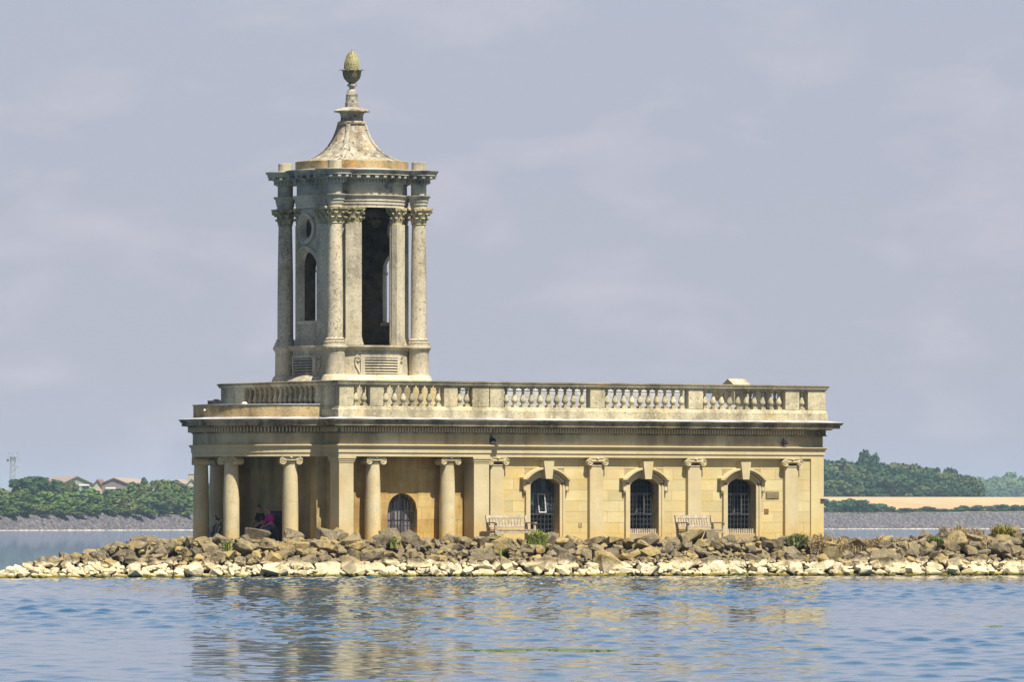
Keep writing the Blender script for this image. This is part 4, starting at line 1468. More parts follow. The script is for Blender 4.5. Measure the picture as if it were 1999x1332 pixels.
# small rubble between and beyond
small = [(c_[0], c_[1], c_[2], c_[3]) for c_ in rest]
for k in range(3200):
    xx = rr_.uniform(-16.7, 20)
    yy = float(yw(xx)) + (rr_.uniform(0.1, 1.5) if k % 3 == 0 else rr_.uniform(-0.05, 3.6))
    z = float(height(xx, yy))
    if z > -0.15:
        if z < 0.2 and rr_.random() < 0.3:
            continue
        small.append((xx, yy, z + 0.02, rr_.uniform(0.12, 0.30)))
for k in range(260):
    yy = rr_.uniform(-10.5, 6)
    xx = -16.9 + max(0, yy + 11) * 0.30 + rr_.uniform(0, 3.2)
    small.append((xx, yy, float(height(xx, yy)), rr_.uniform(0.2, 0.5)))
av, af, off_ = [], [], 0
for xx, yy, z, s in small:
    v, f = RV[rr_.randrange(len(RV))]
    e = Matrix.Rotation(rr_.uniform(0, 6.28), 3, 'Z') @ Matrix.Rotation(rr_.uniform(-0.6, 0.6), 3, 'X') @ Matrix.Rotation(rr_.uniform(-0.6, 0.6), 3, 'Y')
    m3 = np.array(e) * s
    av.append(v @ m3.T + np.array((xx, yy, z + s * 0.12)))
    af.append(f + off_)
    off_ += len(v)
me = bpy.data.meshes.new('rubble')
me.from_pydata(np.concatenate(av).tolist(), [], np.concatenate(af).tolist())
rub = link('rubble', me, M['rubble'], emb)
tag(rub, kind='stuff')

# ================================================================== plants on the bank
def leafmat(name, a, b):
    t = NT(name)
    c = t.mix(t.island(), a, b)
    t.b.inputs['Subsurface Weight'].default_value = 0.0
    return t.done(c, 0.7, 0.25)


M['grass'] = leafmat('green_weed', (0.13, 0.19, 0.03), (0.28, 0.28, 0.07))
M['grass2'] = leafmat('dull_green_weed', (0.09, 0.13, 0.03), (0.19, 0.19, 0.06))
M['dry'] = leafmat('dry_bramble', (0.26, 0.19, 0.10), (0.40, 0.30, 0.16))
M['moss'] = leafmat('yellow_green_creeper', (0.17, 0.16, 0.02), (0.28, 0.23, 0.04))


def tuft(name, label, px, Y, z, w, h, n, mat, seed, lean=0.35, depth=None, blade=0.02, drape=False):
    r_ = random.Random(seed)
    o = empty(name, (AT(px, Y), Y, z))
    tag(o, label, 'plant', 'wild plants growing among the rocks')
    m = MB()
    for k in range(n):
        bx, by = r_.uniform(-1, 1) * w * 0.42, r_.uniform(-1, 1) * (depth or w) * 0.42
        hh = h * r_.uniform(0.45, 1.0) * (1 - 0.35 * abs(bx) / (w * 0.5))
        b0 = 0.0
        if drape:
            q_ = mnoise.noise(Vector((bx * 2.2 + seed, by * 2.2, 0.3)))
            if q_ < -0.12:
                continue
            hh *= 0.45 + 1.1 * max(0, q_ + 0.12) * 2
            hz_ = float(height(o.location.x + bx, o.location.y + by))
            if hz_ < 0.55:
                continue
            b0 = hz_ + 0.16 - z
        a = r_.uniform(0, 2 * PI)
        l = hh * lean * r_.uniform(0.2, 1.3)
        dx, dy = math.cos(a) * l, math.sin(a) * l
        px_, py_ = -math.sin(a) * blade, math.cos(a) * blade
        vs = [(bx - px_, by - py_, b0 - 0.1), (bx + px_, by + py_, b0 - 0.1), (bx + dx * .3 + px_, by + dy * .3 + py_, b0 + hh * .55), (bx + dx * .3 - px_, by + dy * .3 - py_, b0 + hh * .55), (bx + dx, by + dy, b0 + hh * (0.75 if drape else 1.0))]
        m.add(vs, [(0, 1, 2, 3), (3, 2, 4)])
        for q in range(3):                               # leaflets up the stem
            tt = r_.uniform(0.3, 0.95)
            cx, cy, cz = bx + dx * tt, by + dy * tt, b0 + hh * tt * (0.75 if drape else 1.0)
            b = r_.uniform(0, 6.28)
            s = blade * r_.uniform(1.2, 2.6)
            m.add([(cx, cy, cz), (cx + math.cos(b) * s * 2, cy + math.sin(b) * s * 2, cz + s * .6), (cx + math.cos(b + .6) * s * 1.2, cy + math.sin(b + .6) * s * 1.2, cz + s * 1.2)], [(0, 1, 2)])
    m.build('blades', mat, o)
    return o


tuft('weed', 'bushy bright green plant in front of the bench by the first nave window', 1049, -1.3, 1.02, 0.70, 0.56, 460, M['grass'], 1, 0.45, 0.5, 0.012)
tuft('weed', 'low green weed at the near end of the bench beside the tower block', 968, -1.0, 1.05, 0.45, 0.36, 110, M['grass'], 2, 0.6)
tuft('weed', 'green trailing weed below the first bench among grey rocks', 1000, -3.2, 0.98, 0.9, 0.24, 420, M['grass2'], 3, 1.3, 0.9, 0.014, True)
tuft('weed', 'small green sprig between rocks under the barred arched window', 768, -4.0, 1.02, 0.25, 0.34, 60, M['grass'], 4, 0.3, blade=0.014)
tuft('weed', 'small bright green sprig below the second column of the bowed porch', 442, -6.4, 0.82, 0.28, 0.42, 70, M['grass'], 5, 0.4, blade=0.016)
tuft('weed', 'leafy green plant at the foot of the last nave pilaster', 1557, 2.2, 1.08, 0.75, 0.34, 300, M['grass2'], 6, 0.7, 0.6, 0.014)
tuft('creeper', 'yellow-green creeper spreading over rocks right of the second bench', 1505, -0.6, 0.72, 2.0, 0.30, 1700, M['moss'], 7, 1.3, 2.0, 0.016, True)
tuft('creeper', 'small round yellow-green clump on the slope below the second bench', 1420, -2.0, 0.62, 0.6, 0.26, 320, M['moss'], 8, 1.2, 0.6, 0.016, True)
tuft('bramble', 'brown dry bramble thicket on the bank just past the church corner', 1668, 1.5, 0.70, 2.9, 0.30, 2200, M['dry'], 9, 1.5, 2.6, 0.009, True)
tuft('bramble', 'low brown dry scrub at the foot of the church corner', 1612, 2.0, 0.98, 1.2, 0.30, 600, M['dry'], 10, 1.3, 1.4, 0.010, True)
tuft('weed', 'yellow-green shrub on the crest at the far right of the bank', 1958, 6.0, 1.28, 0.8, 0.45, 380, M['moss'], 11, 0.7, 0.7, 0.014)
tuft('weed', 'green weed on the sandy crest of the right-hand bank', 1822, 4.2, 1.08, 0.7, 0.26, 260, M['grass2'], 12, 1.0, 0.6, 0.012)
tuft('bramble', 'dry pale grass patch among stones on the right-hand crest', 1880, 5.0, 1.18, 1.8, 0.28, 800, M['dry'], 13, 1.1, 1.4, 0.009, True)

t = NT('floating_algae')
M['algae'] = t.done(t.mix(t.island(), (0.04, 0.07, 0.03), (0.09, 0.12, 0.05)), 0.6, 0.3)


def algae(label, px0, px1, py, seed):
    r_ = random.Random(seed)
    D_ = EYE * FPX / (py - 1022.0)
    Y_ = D_ - 250
    x0, x1 = AT(px0, Y_), AT(px1, Y_)
    m = MB()
    for k in range(900):
        x = r_.uniform(x0, x1)
        if mnoise.noise(Vector((x * 2.6, seed, 0.5))) < -0.18:
            continue
        e = 1 - abs(2 * (x - x0) / (x1 - x0) - 1) ** 3
        y_ = Y_ + r_.gauss(0, 0.13) * e
        a = r_.gauss(0, 0.5)
        l, h = r_.uniform(0.04, 0.12), r_.uniform(0.006, 0.020) * (0.5 + e)
        m.add([(x - l * math.cos(a), y_ - l * math.sin(a), 0.0), (x + l * math.cos(a), y_ + l * math.sin(a), 0.0), (x + l * .5, y_ + 0.03, h), (x - l * .5, y_ + 0.03, h), (x, y_ - 0.04, -0.03)], [(0, 1, 2, 3), (1, 0, 4), (0, 3, 4), (1, 4, 2), (2, 4, 3)])
    o = m.build('algae_mat', M['algae'])
    tag(o, label, 'water weed', kind='stuff')


algae('long thin green weed mat floating on the water before the church', 893, 1218, 1272, 3)
algae('pale green weed streak floating at the right edge of the water', 1930, 2060, 1225, 4)
# ================================================================== far shore
def dam_d(px):
    return 1750 + 0.275 * px


def far_xy(px, e):
    D = dam_d(px) + e
    return (px - 999.5) * D / FPX, D - 250


def crest_z(px):
    return 3.45 + 1.45 * np.clip(px / 1999.0, -0.3, 1.4)


def land_z(px, e):
    px, e = np.asarray(px, float), np.asarray(e, float)
    c = crest_z(px)
    left = np.interp(e, [0, 15, 60, 220, 900, 3200, 4500], [0, 0.0, 1.2, 5.6, 7.0, 15, 18])
    right = np.interp(e, [0, 15, 55, 190, 400, 1500, 3200, 4500], [0, 0.1, 0.4, 4.9, 5.8, 8.0, 13, 16])
    k = np.clip((px - 900) / 300, 0, 1)
    return c + left * (1 - k) + right * k


t = NT('far_grassland')
c = t.mix(t.ramp(t.noise(0.02, 5), 0.4, 0.6), (0.10, 0.13, 0.04), (0.19, 0.18, 0.07))
M['land'] = t.done(c, 0.95, 0.1)
pxs = np.arange(-2600, 4600, 20.0)
es = np.concatenate([np.arange(14, 420, 12.0), np.geomspace(430, 4700, 28)])
PX, EE = np.meshgrid(pxs, es)
DD = dam_d(PX) + EE
land = add_grid('farmland', (PX - 999.5) * DD / FPX, DD - 250, land_z(PX, EE), M['land'])
tag(land, kind='structure')

# dam face of loose stone
t = NT('dam_riprap')
r = t.new('ShaderNodeTexVoronoi')
r.inputs['Scale'].default_value = 1.0
t.l.new(t.pos(), r.inputs['Vector'])
c = t.mix(t.ramp(t.noise(0.8, 5, 0.75), 0.38, 0.62), (0.075, 0.07, 0.078), (0.20, 0.18, 0.19))
c = t.mix(t.ramp(r.outputs['Distance'], 0.2, 0.75, 0, 0.7), c, (0.05, 0.047, 0.05))
c = t.mix(t.ramp(t.math('ADD', t.z(), t.math('MULTIPLY', t.noise(0.5, 3), 0.5)), 0.34, 0.42), (0.46, 0.42, 0.34), c)
M['dam'] = t.done(c, 0.95, 0.1)
pxs = np.arange(-1500, 3500, 2.2)
es = np.linspace(-1.5, 15, 34)
PX, EE = np.meshgrid(pxs, es)
DD = dam_d(PX) + EE
dz = crest_z(PX) * np.clip(EE / 14.0, -0.2, 1.0)
dr_ = np.random.default_rng(3)
dz = dz + dr_.normal(0, 0.17, dz.shape) * (EE < 14.2) + 0.10 * np.sin(PX * 0.07) * (EE > 2)
DD = DD + dr_.normal(0, 0.15, DD.shape)
dam = add_grid('dam', (PX - 999.5) * DD / FPX + dr_.normal(0, 0.06, DD.shape), DD - 250, dz, M['dam'], False)
tag(dam, kind='structure')

# wheat field
t = NT('ripe_wheat')
c = t.mix(t.ramp(t.noise(0.05, 4, 0.6, stretch=(1, 0.3, 1)), 0.35, 0.65), (0.43, 0.305, 0.175), (0.36, 0.255, 0.14))
M['wheat'] = t.done(c, 0.95, 0.1)
pxs = np.arange(1380, 2700, 10.0)
es = np.linspace(56, 212, 32)
PX, EE = np.meshgrid(pxs, es)
DD = dam_d(PX) + EE
field = add_grid('wheat_field', (PX - 999.5) * DD / FPX, DD - 250, land_z(PX, EE) + 0.35, M['wheat'])
tag(field, kind='structure')

# ------------------------------------------------------------------ trees
def foliage(name, a, b):
    t = NT(name)
    ro = t.rnd()
    c = t.mix(t.island(), a, b)
    c = t.mix(t.ramp(ro, 0, 1, 0, 0.75), c, tuple(x * 0.5 for x in a))
    c = t.mix(t.ramp(t.math('FRACT', t.math('MULTIPLY', ro, 5.7)), 0.55, 1.0, 0, 0.65), c, (0.13, 0.125, 0.035))
    return t.done(c, 0.75, 0.2)


M['leaf'] = foliage('broad_leaves', (0.045, 0.095, 0.018), (0.11, 0.165, 0.030))
M['leaf_dark'] = foliage('dark_leaves', (0.020, 0.054, 0.018), (0.052, 0.100, 0.028))
M['bark'] = plain('tree_bark', (0.09, 0.07, 0.05), 0.9, 0.1)


def crown_mesh(seed, w=1.0, h=1.0, blobs=12, leaves=1100, leaf=0.055, conifer=False):
    """crown in unit size: height 1 from z=0.12, half width about 0.5"""
    r_ = np.random.default_rng(seed)
    V, F = [], []
    cs = []
    for k in range(blobs):
        if conifer:
            z = 0.15 + 0.8 * k / blobs
            a = r_.uniform(0, 6.28)
            rad = 0.32 * (1 - z) + 0.04
            cs.append((math.cos(a) * rad * 0.5, math.sin(a) * rad * 0.5, z, rad))
        else:
            z = r_.uniform(0.28, 0.84)
            lim = 0.36 * math.sqrt(max(0.05, 1 - ((z - 0.5) / 0.48) ** 2))
            a = r_.uniform(0, 6.28)
            d = lim * math.sqrt(r_.uniform(0.1, 1))
            rad = r_.uniform(0.13, 0.23)
            cs.append((math.cos(a) * d, math.sin(a) * d, min(z, 0.98 - rad), rad))
    if not conifer:
        cs.append((0.03, 0.02, 0.78, 0.2))
        cs.append((0, 0, 0.42, 0.28))
    per = leaves // len(cs)
    n = 0
    for cx, cy, cz, rad in cs:
        d = r_.normal(size=(per, 3))
        d /= np.linalg.norm(d, axis=1)[:, None]
        d[:, 2] = np.where(d[:, 2] < -0.5, -d[:, 2], d[:, 2])
        rr = rad * (0.72 + 0.42 * r_.random(per))
        P = np.array((cx, cy, cz)) + d * rr[:, None] * np.array((1, 1, 0.85))
        for p, nn in zip(P, d):
            nn = nn + r_.normal(0, 0.45, 3)
            nn /= np.linalg.norm(nn)
            a = np.cross(nn, (0.3, 0.2, 1.0))
            a /= np.linalg.norm(a) + 1e-9
            b = np.cross(nn, a)
            s = leaf * r_.uniform(0.6, 1.25)
            V += [p - a * s - b * s * .5, p + a * s * .3 - b * s, p + a * s + b * s * .4, p - a * s * .2 + b * s]
            F.append((n, n + 1, n + 2, n + 3))
            n += 4
        # solid heart of the clump
        bmc = bmesh.new()
        bmesh.ops.create_icosphere(bmc, subdivisions=1, radius=rad * 0.78)
        base = n
        for v in bmc.verts:
            V.append(np.array((cx + v.co.x * r_.uniform(.85, 1.15), cy + v.co.y * r_.uniform(.85, 1.15), cz + v.co.z * .85)))
            n += 1
        for f in bmc.faces:
            F.append(tuple(base + v.index for v in f.verts))
        bmc.free()
    V = np.array(V) * np.array((w, w, h))
    me = bpy.data.meshes.new('crown')
    me.from_pydata(V.tolist(), [], F)
    return me


def trunk_mesh(seed):
    r_ = random.Random(seed)
    m = MB()
    m.tube([(0, 0, -0.1), (0.01, 0, 0.15), (0.0, 0.01, 0.35), (0.02, 0, 0.6)], [0.045, 0.035, 0.026, 0.012], 7)
    for k in range(5):
        a = k * 1.3
        z = 0.22 + 0.06 * k
        m.tube([(0, 0, z), (0.12 * math.cos(a), 0.12 * math.sin(a), z + 0.10), (0.24 * math.cos(a), 0.24 * math.sin(a), z + 0.2)], [0.018, 0.012, 0.005], 5)
    return m.mesh('trunk', True)


CROWNS = [crown_mesh(20 + i, blobs=11 + i % 4) for i in range(7)]
CROWNS_D = [crown_mesh(40 + i, blobs=11 + i % 4) for i in range(5)]
BUSHES = [crown_mesh(60 + i, blobs=9) for i in range(4)]
CONIF = crown_mesh(80, blobs=14, leaves=900, leaf=0.05, conifer=True)
for me in CROWNS + BUSHES:
    me.materials.append(M['leaf'])
for me in CROWNS_D + [CONIF]:
    me.materials.append(M['leaf_dark'])
TRUNK = trunk_mesh(1)
TRUNK.materials.append(M['bark'])
tr = random.Random(9)


def tree(name, px, e, z, top_z, width, label, group, crowns, cat='tree'):
    """tree standing on height z whose crown reaches top_z"""
    x, y = far_xy(px, e)
    h = top_z - z
    o = empty(name, (x, y, z), tr.uniform(0, 6.28))
    tag(o, label, cat, group)
    c = link('crown', crowns[tr.randrange(len(crowns))], None, o)
    c.scale = (width, width, h * 1.12)
    c.location = (0, 0, -0.12 * h)
    k = link('trunk', TRUNK, None, o)
    k.scale = (h, h, h)
    return o


def top_at(py, px, e):
    return EYE + (1022 - py) * (dam_d(px) + e) / FPX


# belt of trees behind the dam, both sides of the church
LBL = 'green broadleaf tree in the dense belt behind the dam, left of the church'
for row, (e, dy) in enumerate(((19, 22), (30, 12), (46, 3), (64, -4))):
    px = -330 + row * 17
    while px < 640:
        base = float(land_z(px, e))
        ty = np.interp(px, [-300, 0, 120, 200, 300, 345, 375, 640], [950, 955, 957, 960, 950, 943, 947, 945]) + dy + tr.uniform(-5, 7)
        tree('broadleaf_tree', px + tr.uniform(-12, 12), e + tr.uniform(-4, 4), base, top_at(ty, px, e), tr.uniform(8.0, 11.5), LBL, 'tree belt behind the dam', CROWNS)
        px += tr.uniform(42, 60)
for px, ty, w_, lb in ((48, 931, 8.0, 'dark rounded tree directly right of the mast, first of a clump of three'), (74, 929, 9.5, 'tallest dark rounded tree, middle of the clump between mast and barns'), (103, 936, 8.5, 'lower dark tree at the barn end of the clump beside the mast')):
    tree('dark_tree', px, 150, float(land_z(px, 150)), top_at(ty, px, 150), w_, lb, 'dark clump beside the mast', CROWNS_D)
tree('dark_tree', 140, 112, float(land_z(140, 112)), top_at(938, 140, 112), 5.0, 'small dark tree in front of the pale green barn', None, CROWNS_D)
tree('conifer', 282, 118, float(land_z(282, 118)), top_at(931, 282, 118), 5.5, 'small pointed dark conifer right of the brown gabled barn', None, [CONIF])
tree('broadleaf_tree', 320, 92, float(land_z(320, 92)), top_at(936, 320, 92), 8.5, 'rounded green tree standing tallest near the church porch', None, CROWNS)
tree('broadleaf_tree', 258, 90, float(land_z(258, 90)), top_at(941, 258, 90), 6.0, 'light green tree directly in front of the long barn roof', None, CROWNS)

# wood on the hill to the right
LBR = 'dark green tree in the hillside wood right of the church above the wheat field'
tops = ([1300, 1480, 1600, 1650, 1693, 1740, 1770, 1800, 1830, 1860, 1890, 1915], [900, 897, 895, 894, 890, 896, 899, 908, 911, 914, 920, 940])
for row, (e, dy) in enumerate(((205, 38), (230, 25), (262, 12), (300, 3), (345, 0))):
    px = 1430 + row * 13
    while px < 1895:
        base = float(land_z(px, e))
        ty = float(np.interp(px, *tops)) + dy + tr.uniform(-2, 7)
        ty = min(ty, 1022 - (base + 4 - EYE) * FPX / (dam_d(px) + e))
        tree('broadleaf_tree', px + tr.uniform(-8, 8), e + tr.uniform(-8, 8), base, top_at(ty, px, e), tr.uniform(9, 13.5), LBR, 'hillside wood', CROWNS_D)
        px += tr.uniform(34, 48)
tree('broadleaf_tree', 1690, 350, float(land_z(1690, 350)), top_at(877, 1690, 350), 10.0, 'tallest tree, its crown rising clear above the hillside wood', None, CROWNS_D)
tree('broadleaf_tree', 1707, 352, float(land_z(1707, 352)), top_at(882, 1707, 352), 7.0, 'smaller crown joined to the right side of the tallest tree', None, CROWNS_D)
LBF = 'pale hazy tree in the distant wood at the far right edge'
for row, (e, dy) in enumerate(((2850, 26), (3000, 13), (3150, 2))):
    px = 1860 + 9 * row
    while px < 2260:
        base = float(land_z(px, e))
        ty = 923 + 4 * math.sin(px * 0.05) + dy + tr.uniform(-2, 4)
        tree('distant_tree', px, e, base - 3, top_at(ty, px, e), tr.uniform(20, 29), LBF, 'distant wood', CROWNS)
        px += tr.uniform(26, 38)
px = 1420
while px < 1900:
    tree('bush', px, 203 + tr.uniform(-4, 4), float(land_z(px, 203)) - 0.8, top_at(951 + tr.uniform(-5, 6), px, 203), tr.uniform(6, 9), 'low dark shrub at the woodland edge along the top of the wheat field', 'shrubs along the wood edge', CROWNS_D, 'bush')
    px += tr.uniform(18, 27)
# hedge and bushes along the dam crest
for k, (px, ty, w_) in enumerate(((1560, 978, 9), (1600, 974, 8), (1632, 976, 8.5), (1662, 973, 9), (1690, 976, 8), (1716, 983, 7.5), (1742, 989, 6), (1766, 992, 5.5))):
    tree('bush', px, 34 + tr.uniform(-4, 4), float(land_z(px, 34)) - 1.2, top_at(ty, px, 34), w_, 'rounded dark bush in the thicket on the dam crest beside the church corner', 'thicket on the dam crest', CROWNS_D, 'bush')
px = 1785
while px < 2250:
    ty = float(np.interp(px, [1785, 1800, 1860, 1890, 1920, 1960, 2000, 2250], [993, 990, 993, 985, 989, 985, 986, 986])) + tr.uniform(-2, 2)
    tree('bush', px, 34 + tr.uniform(-4, 4), float(land_z(px, 34)) - 0.2, top_at(ty, px, 34), tr.uniform(5, 7.5), 'low dark bush in the hedge between the dam and the wheat field', 'hedge along the dam', CROWNS_D, 'bush')
    px += tr.uniform(19, 27)
px = -300
while px < 640:
    tree('bush', px, 15.5 + tr.uniform(-1, 1), float(land_z(px, 15)) - 0.4, top_at(990 + tr.uniform(-7, 6), px, 16), tr.uniform(5, 8), 'low green bush at the foot of the tree belt on the dam crest', 'bushes at the foot of the tree belt', BUSHES, 'bush')
    px += tr.uniform(28, 40)

# ------------------------------------------------------------------ barns, house, mast
M['sheet_green'] = plain('pale_green_sheeting', (0.25, 0.30, 0.26), 0.7, 0.2, var=0.12, scale=0.3)
M['sheet_brown'] = plain('brown_sheeting', (0.20, 0.165, 0.15), 0.8, 0.2, var=0.15, scale=0.3)
M['roof_tan'] = plain('asbestos_roof', (0.30, 0.235, 0.185), 0.85, 0.2, var=0.2, scale=0.25)
M['roof_red'] = plain('red_tile_roof', (0.20, 0.115, 0.085), 0.9, 0.15, var=0.25, scale=0.5)
M['house_stone'] = stone('house_stone', (0.48, 0.42, 0.33), (0.40, 0.35, 0.27), (0.22, 0.19, 0.15), 0.4)
M['white_sheet'] = plain('white_door_sheet', (0.7, 0.7, 0.7), 0.6, 0.3, var=0.1)
M['mast_metal'] = plain('galvanised_mast', (0.30, 0.31, 0.33), 0.6, 0.3, var=0.1)


def barn(name, label, pxl, pxa, pxr, ya, ye, px_back, e, wall, roofm, doors=(), cat='barn', back_y=None, depth=26):
    """gable front from pxl to pxr with apex at pxa; the ridge runs back to px_back"""
    Y_ = far_xy(pxa, e)[1]
    o = empty(name, (AT(pxa, Y_), Y_, 0))
    tag(o, label, cat)
    xl, xr = AT(pxl, Y_) - AT(pxa, Y_), AT(pxr, Y_) - AT(pxa, Y_)
    zb = float(land_z(pxa, e)) - 2.0
    za, ze = ZD(ya, Y_), ZD(ye, Y_)
    sh = AT(px_back, Y_ + depth) - AT(pxa, Y_)
    m = MB()
    vs = [(xl, 0, zb), (xr, 0, zb), (xr, 0, ze), (0, 0, za), (xl, 0, ze)]
    vs += [(p[0] + sh, depth, p[2]) for p in vs]
    m.add(vs, [(0, 1, 2, 3, 4), (9, 8, 7, 6, 5), (1, 6, 7, 2), (5, 0, 4, 9), (0, 5, 6, 1)])
    m.build('wall', wall, o)
    for s, q in ((-1, xl), (1, xr)):
        rm = MB()
        k = 1.06
        zz = za + (ze - za) * k
        a = [(0, -0.4, za + 0.02), (q * k, -0.4, zz + 0.02), (sh + q * k, depth + 0.4, zz + 0.02), (sh, depth + 0.4, za + 0.02)]
        b = [(x, y, z + 0.22) for x, y, z in a]
        rm.add(a + b, [(0, 1, 2, 3), (7, 6, 5, 4), (0, 4, 5, 1), (1, 5, 6, 2), (2, 6, 7, 3), (3, 7, 4, 0)])
        rm.build('roof', roofm, o)
    for d0, d1, y0, y1, mat in doors:
        MB().box(AT(d0, Y_) - AT(pxa, Y_), AT(d1, Y_) - AT(pxa, Y_), -0.12, -0.01, ZD(y1, Y_), ZD(y0, Y_)).build('door', mat, o)
    return o


barn('barn', 'pale green gabled barn with tan roof behind the tree belt', 122, 151, 181, 931.5, 945, 104, 190, M['sheet_green'], M['roof_tan'], ((154, 175, 946, 949, M['white_sheet']), (160, 174, 949.5, 953.5, M['dark_door'])))
barn('barn', 'brown gabled barn with long pinkish roof left of the conifer', 199, 222, 246, 934.5, 944, 268, 180, M['sheet_brown'], M['roof_tan'], ((206, 226, 952, 955, M['white_sheet']), (222, 236, 955, 958, M['dark_door'])), depth=40)
barn('barn', 'small red-roofed shed against the brown gabled barn', 178, 190, 203, 938, 953, 200, 205, M['house_stone'], M['roof_red'], depth=12)
barn('long_shed', 'long low shed with tan roof beside the church porch', 330, 344, 358, 937.5, 946, 362, 230, M['sheet_brown'], M['roof_tan'], depth=30)
hs = barn('stone_house', 'stone house with a tall chimney just left of the church porch', 362, 374, 388, 936, 950, 392, 160, M['house_stone'], M['roof_tan'], cat='house', depth=10)
Yh = far_xy(374, 160)[1]
MB().box(-0.9, 0.5, -0.2, 1.2, ZD(940, Yh), ZD(926, Yh)).box(-1.05, 0.65, -0.35, 1.35, ZD(926.5, Yh), ZD(925, Yh)).build('chimney', M['house_stone'], hs)

Ym = 2250.0
mo = empty('telecom_mast', (AT(25, Ym), Ym, 0))
tag(mo, 'pale lattice telecom mast with antennas rising above the trees on the left', 'mast')
mz0, mz1 = 6.0, ZD(892, Ym)
hw0, hw1 = 1.15, 0.7
fm = MB()
for sx in (-1, 1):
    for sy in (-1, 1):
        fm.tube([(sx * hw0, sy * hw0, mz0), (sx * hw1, sy * hw1, mz1)], 0.12, 5)
nb = 9
for k in range(nb):
    t0, t1 = k / nb, (k + 1) / nb
    z0, z1 = mz0 + (mz1 - mz0) * t0, mz0 + (mz1 - mz0) * t1
    a, b = hw0 + (hw1 - hw0) * t0, hw0 + (hw1 - hw0) * t1
    for sy in (-1, 1):
        fm.tube([(-a, sy * a, z0), (b, sy * b, z1)], 0.06, 4)
        fm.tube([(a, sy * a, z0), (-b, sy * b, z1)], 0.06, 4)
        fm.tube([(-a, sy * a, z0), (a, sy * a, z0)], 0.08, 4)
    for sx in (-1, 1):
        fm.tube([(sx * a, -a, z0), (sx * b, b, z1)], 0.06, 4)
fm.build('lattice', M['mast_metal'], mo)
MB().tube([(0, 0, mz1 - 0.5), (0, 0, ZD(882, Ym))], 0.12, 5).build('aerial', M['mast_metal'], mo)
MB().box(-1.5, 1.5, -1.5, 1.5, mz1 - 0.15, mz1 + 0.1).build('platform', M['mast_metal'], mo)
for k, (ax, az) in enumerate(((-1.6, mz1 - 1.2), (1.6, mz1 - 1.2), (-1.4, mz1 + 0.9), (1.4, mz1 + 0.9), (1.5, mz1 - 3.6))):
    MB().lathe([(0.1, -0.2), (0.40, 0.0), (0.45, 0.1), (0.1, 0.05)], n=12, M=Matrix.Translation((ax, -0.6, az)) @ Matrix.Rotation(R(90), 4, 'X')).build('dish', M['mast_metal'], mo, True)

# ================================================================== haze
t = bpy.data.materials.new('summer_haze')
t.use_nodes = True
hn = t.node_tree.nodes
hn.clear()
pv = hn.new('ShaderNodeVolumePrincipled')
pv.inputs['Color'].default_value = (0.55, 0.77, 1.0, 1)
pv.inputs['Density'].default_value = 0.00007
pv.inputs['Anisotropy'].default_value = 0.0
ho = hn.new('ShaderNodeOutputMaterial')
t.node_tree.links.new(pv.outputs[0], ho.inputs['Volume'])
hz = MB().box(-6500, 6500, -320, 7800, -2.2, 48).build('haze', t)
tag(hz, kind='stuff')
# ================================================================== benches
def bench(label, px, v, width, turn):
    u = U(px, v)
    p = CH(u, v, GROUND - 0.05)
    o = empty('park_bench', p, YAW + turn)
    tag(o, label, 'bench', 'wooden benches along the nave wall')
    w = width / 2
    sh = 0.47
    for s in (-1, 1):
        MB().box(s * w - 0.035, s * w + 0.035, -0.30, -0.23, 0, 0.66).build('leg', M['wood'], o)
        MB().prism([(0.20, 0.0), (0.27, 0.0), (0.30, sh), (0.40, 0.93), (0.34, 0.93), (0.23, sh)], s * w - 0.035, s * w + 0.035, Matrix(((0, 1, 0, 0), (1, 0, 0, 0), (0, 0, 1, 0), (0, 0, 0, 1)))).build('leg', M['wood'], o)
        MB().box(s * w - 0.05, s * w + 0.05, -0.34, 0.30, 0.662, 0.70).build('armrest', M['wood'], o)
        MB().box(s * w - 0.025, s * w + 0.025, -0.229, 0.22, 0.34, 0.42).build('side_rail', M['wood'], o)
    for k in range(5):
        y0 = -0.30 + k * 0.112
        MB().box(-w + 0.04, w - 0.04, y0, y0 + 0.09, sh - 0.03, sh).build('seat_slat', M['wood'], o)
    MB().box(-w + 0.036, w - 0.036, -0.285, -0.255, 0.34, sh - 0.035).build('front_rail', M['wood'], o)
    rot = Matrix.Translation((0, 0.29, sh)) @ Matrix.Rotation(R(-13), 4, 'X')
    MB().box(-w + 0.036, w - 0.036, -0.025, 0.025, 0.37, 0.47, rot).build('top_rail', M['wood'], o)
    MB().box(-w + 0.036, w - 0.036, -0.025, 0.025, 0.07, 0.12, rot).build('lower_rail', M['wood'], o)
    n = int(width / 0.125)
    for k in range(n):
        x = -w + 0.1 + (2 * w - 0.2) * (k + 0.5) / n
        MB().box(x - 0.036, x + 0.036, -0.012, 0.012, 0.121, 0.369, rot).build('back_slat', M['wood'], o)
    return o


bench('grey weathered wooden bench beside the tower block, left of the first nave window', 998, -0.75, 1.46, R(-3))
bench('grey weathered wooden bench between the second and third nave windows', 1367, -0.62, 1.55, R(7))

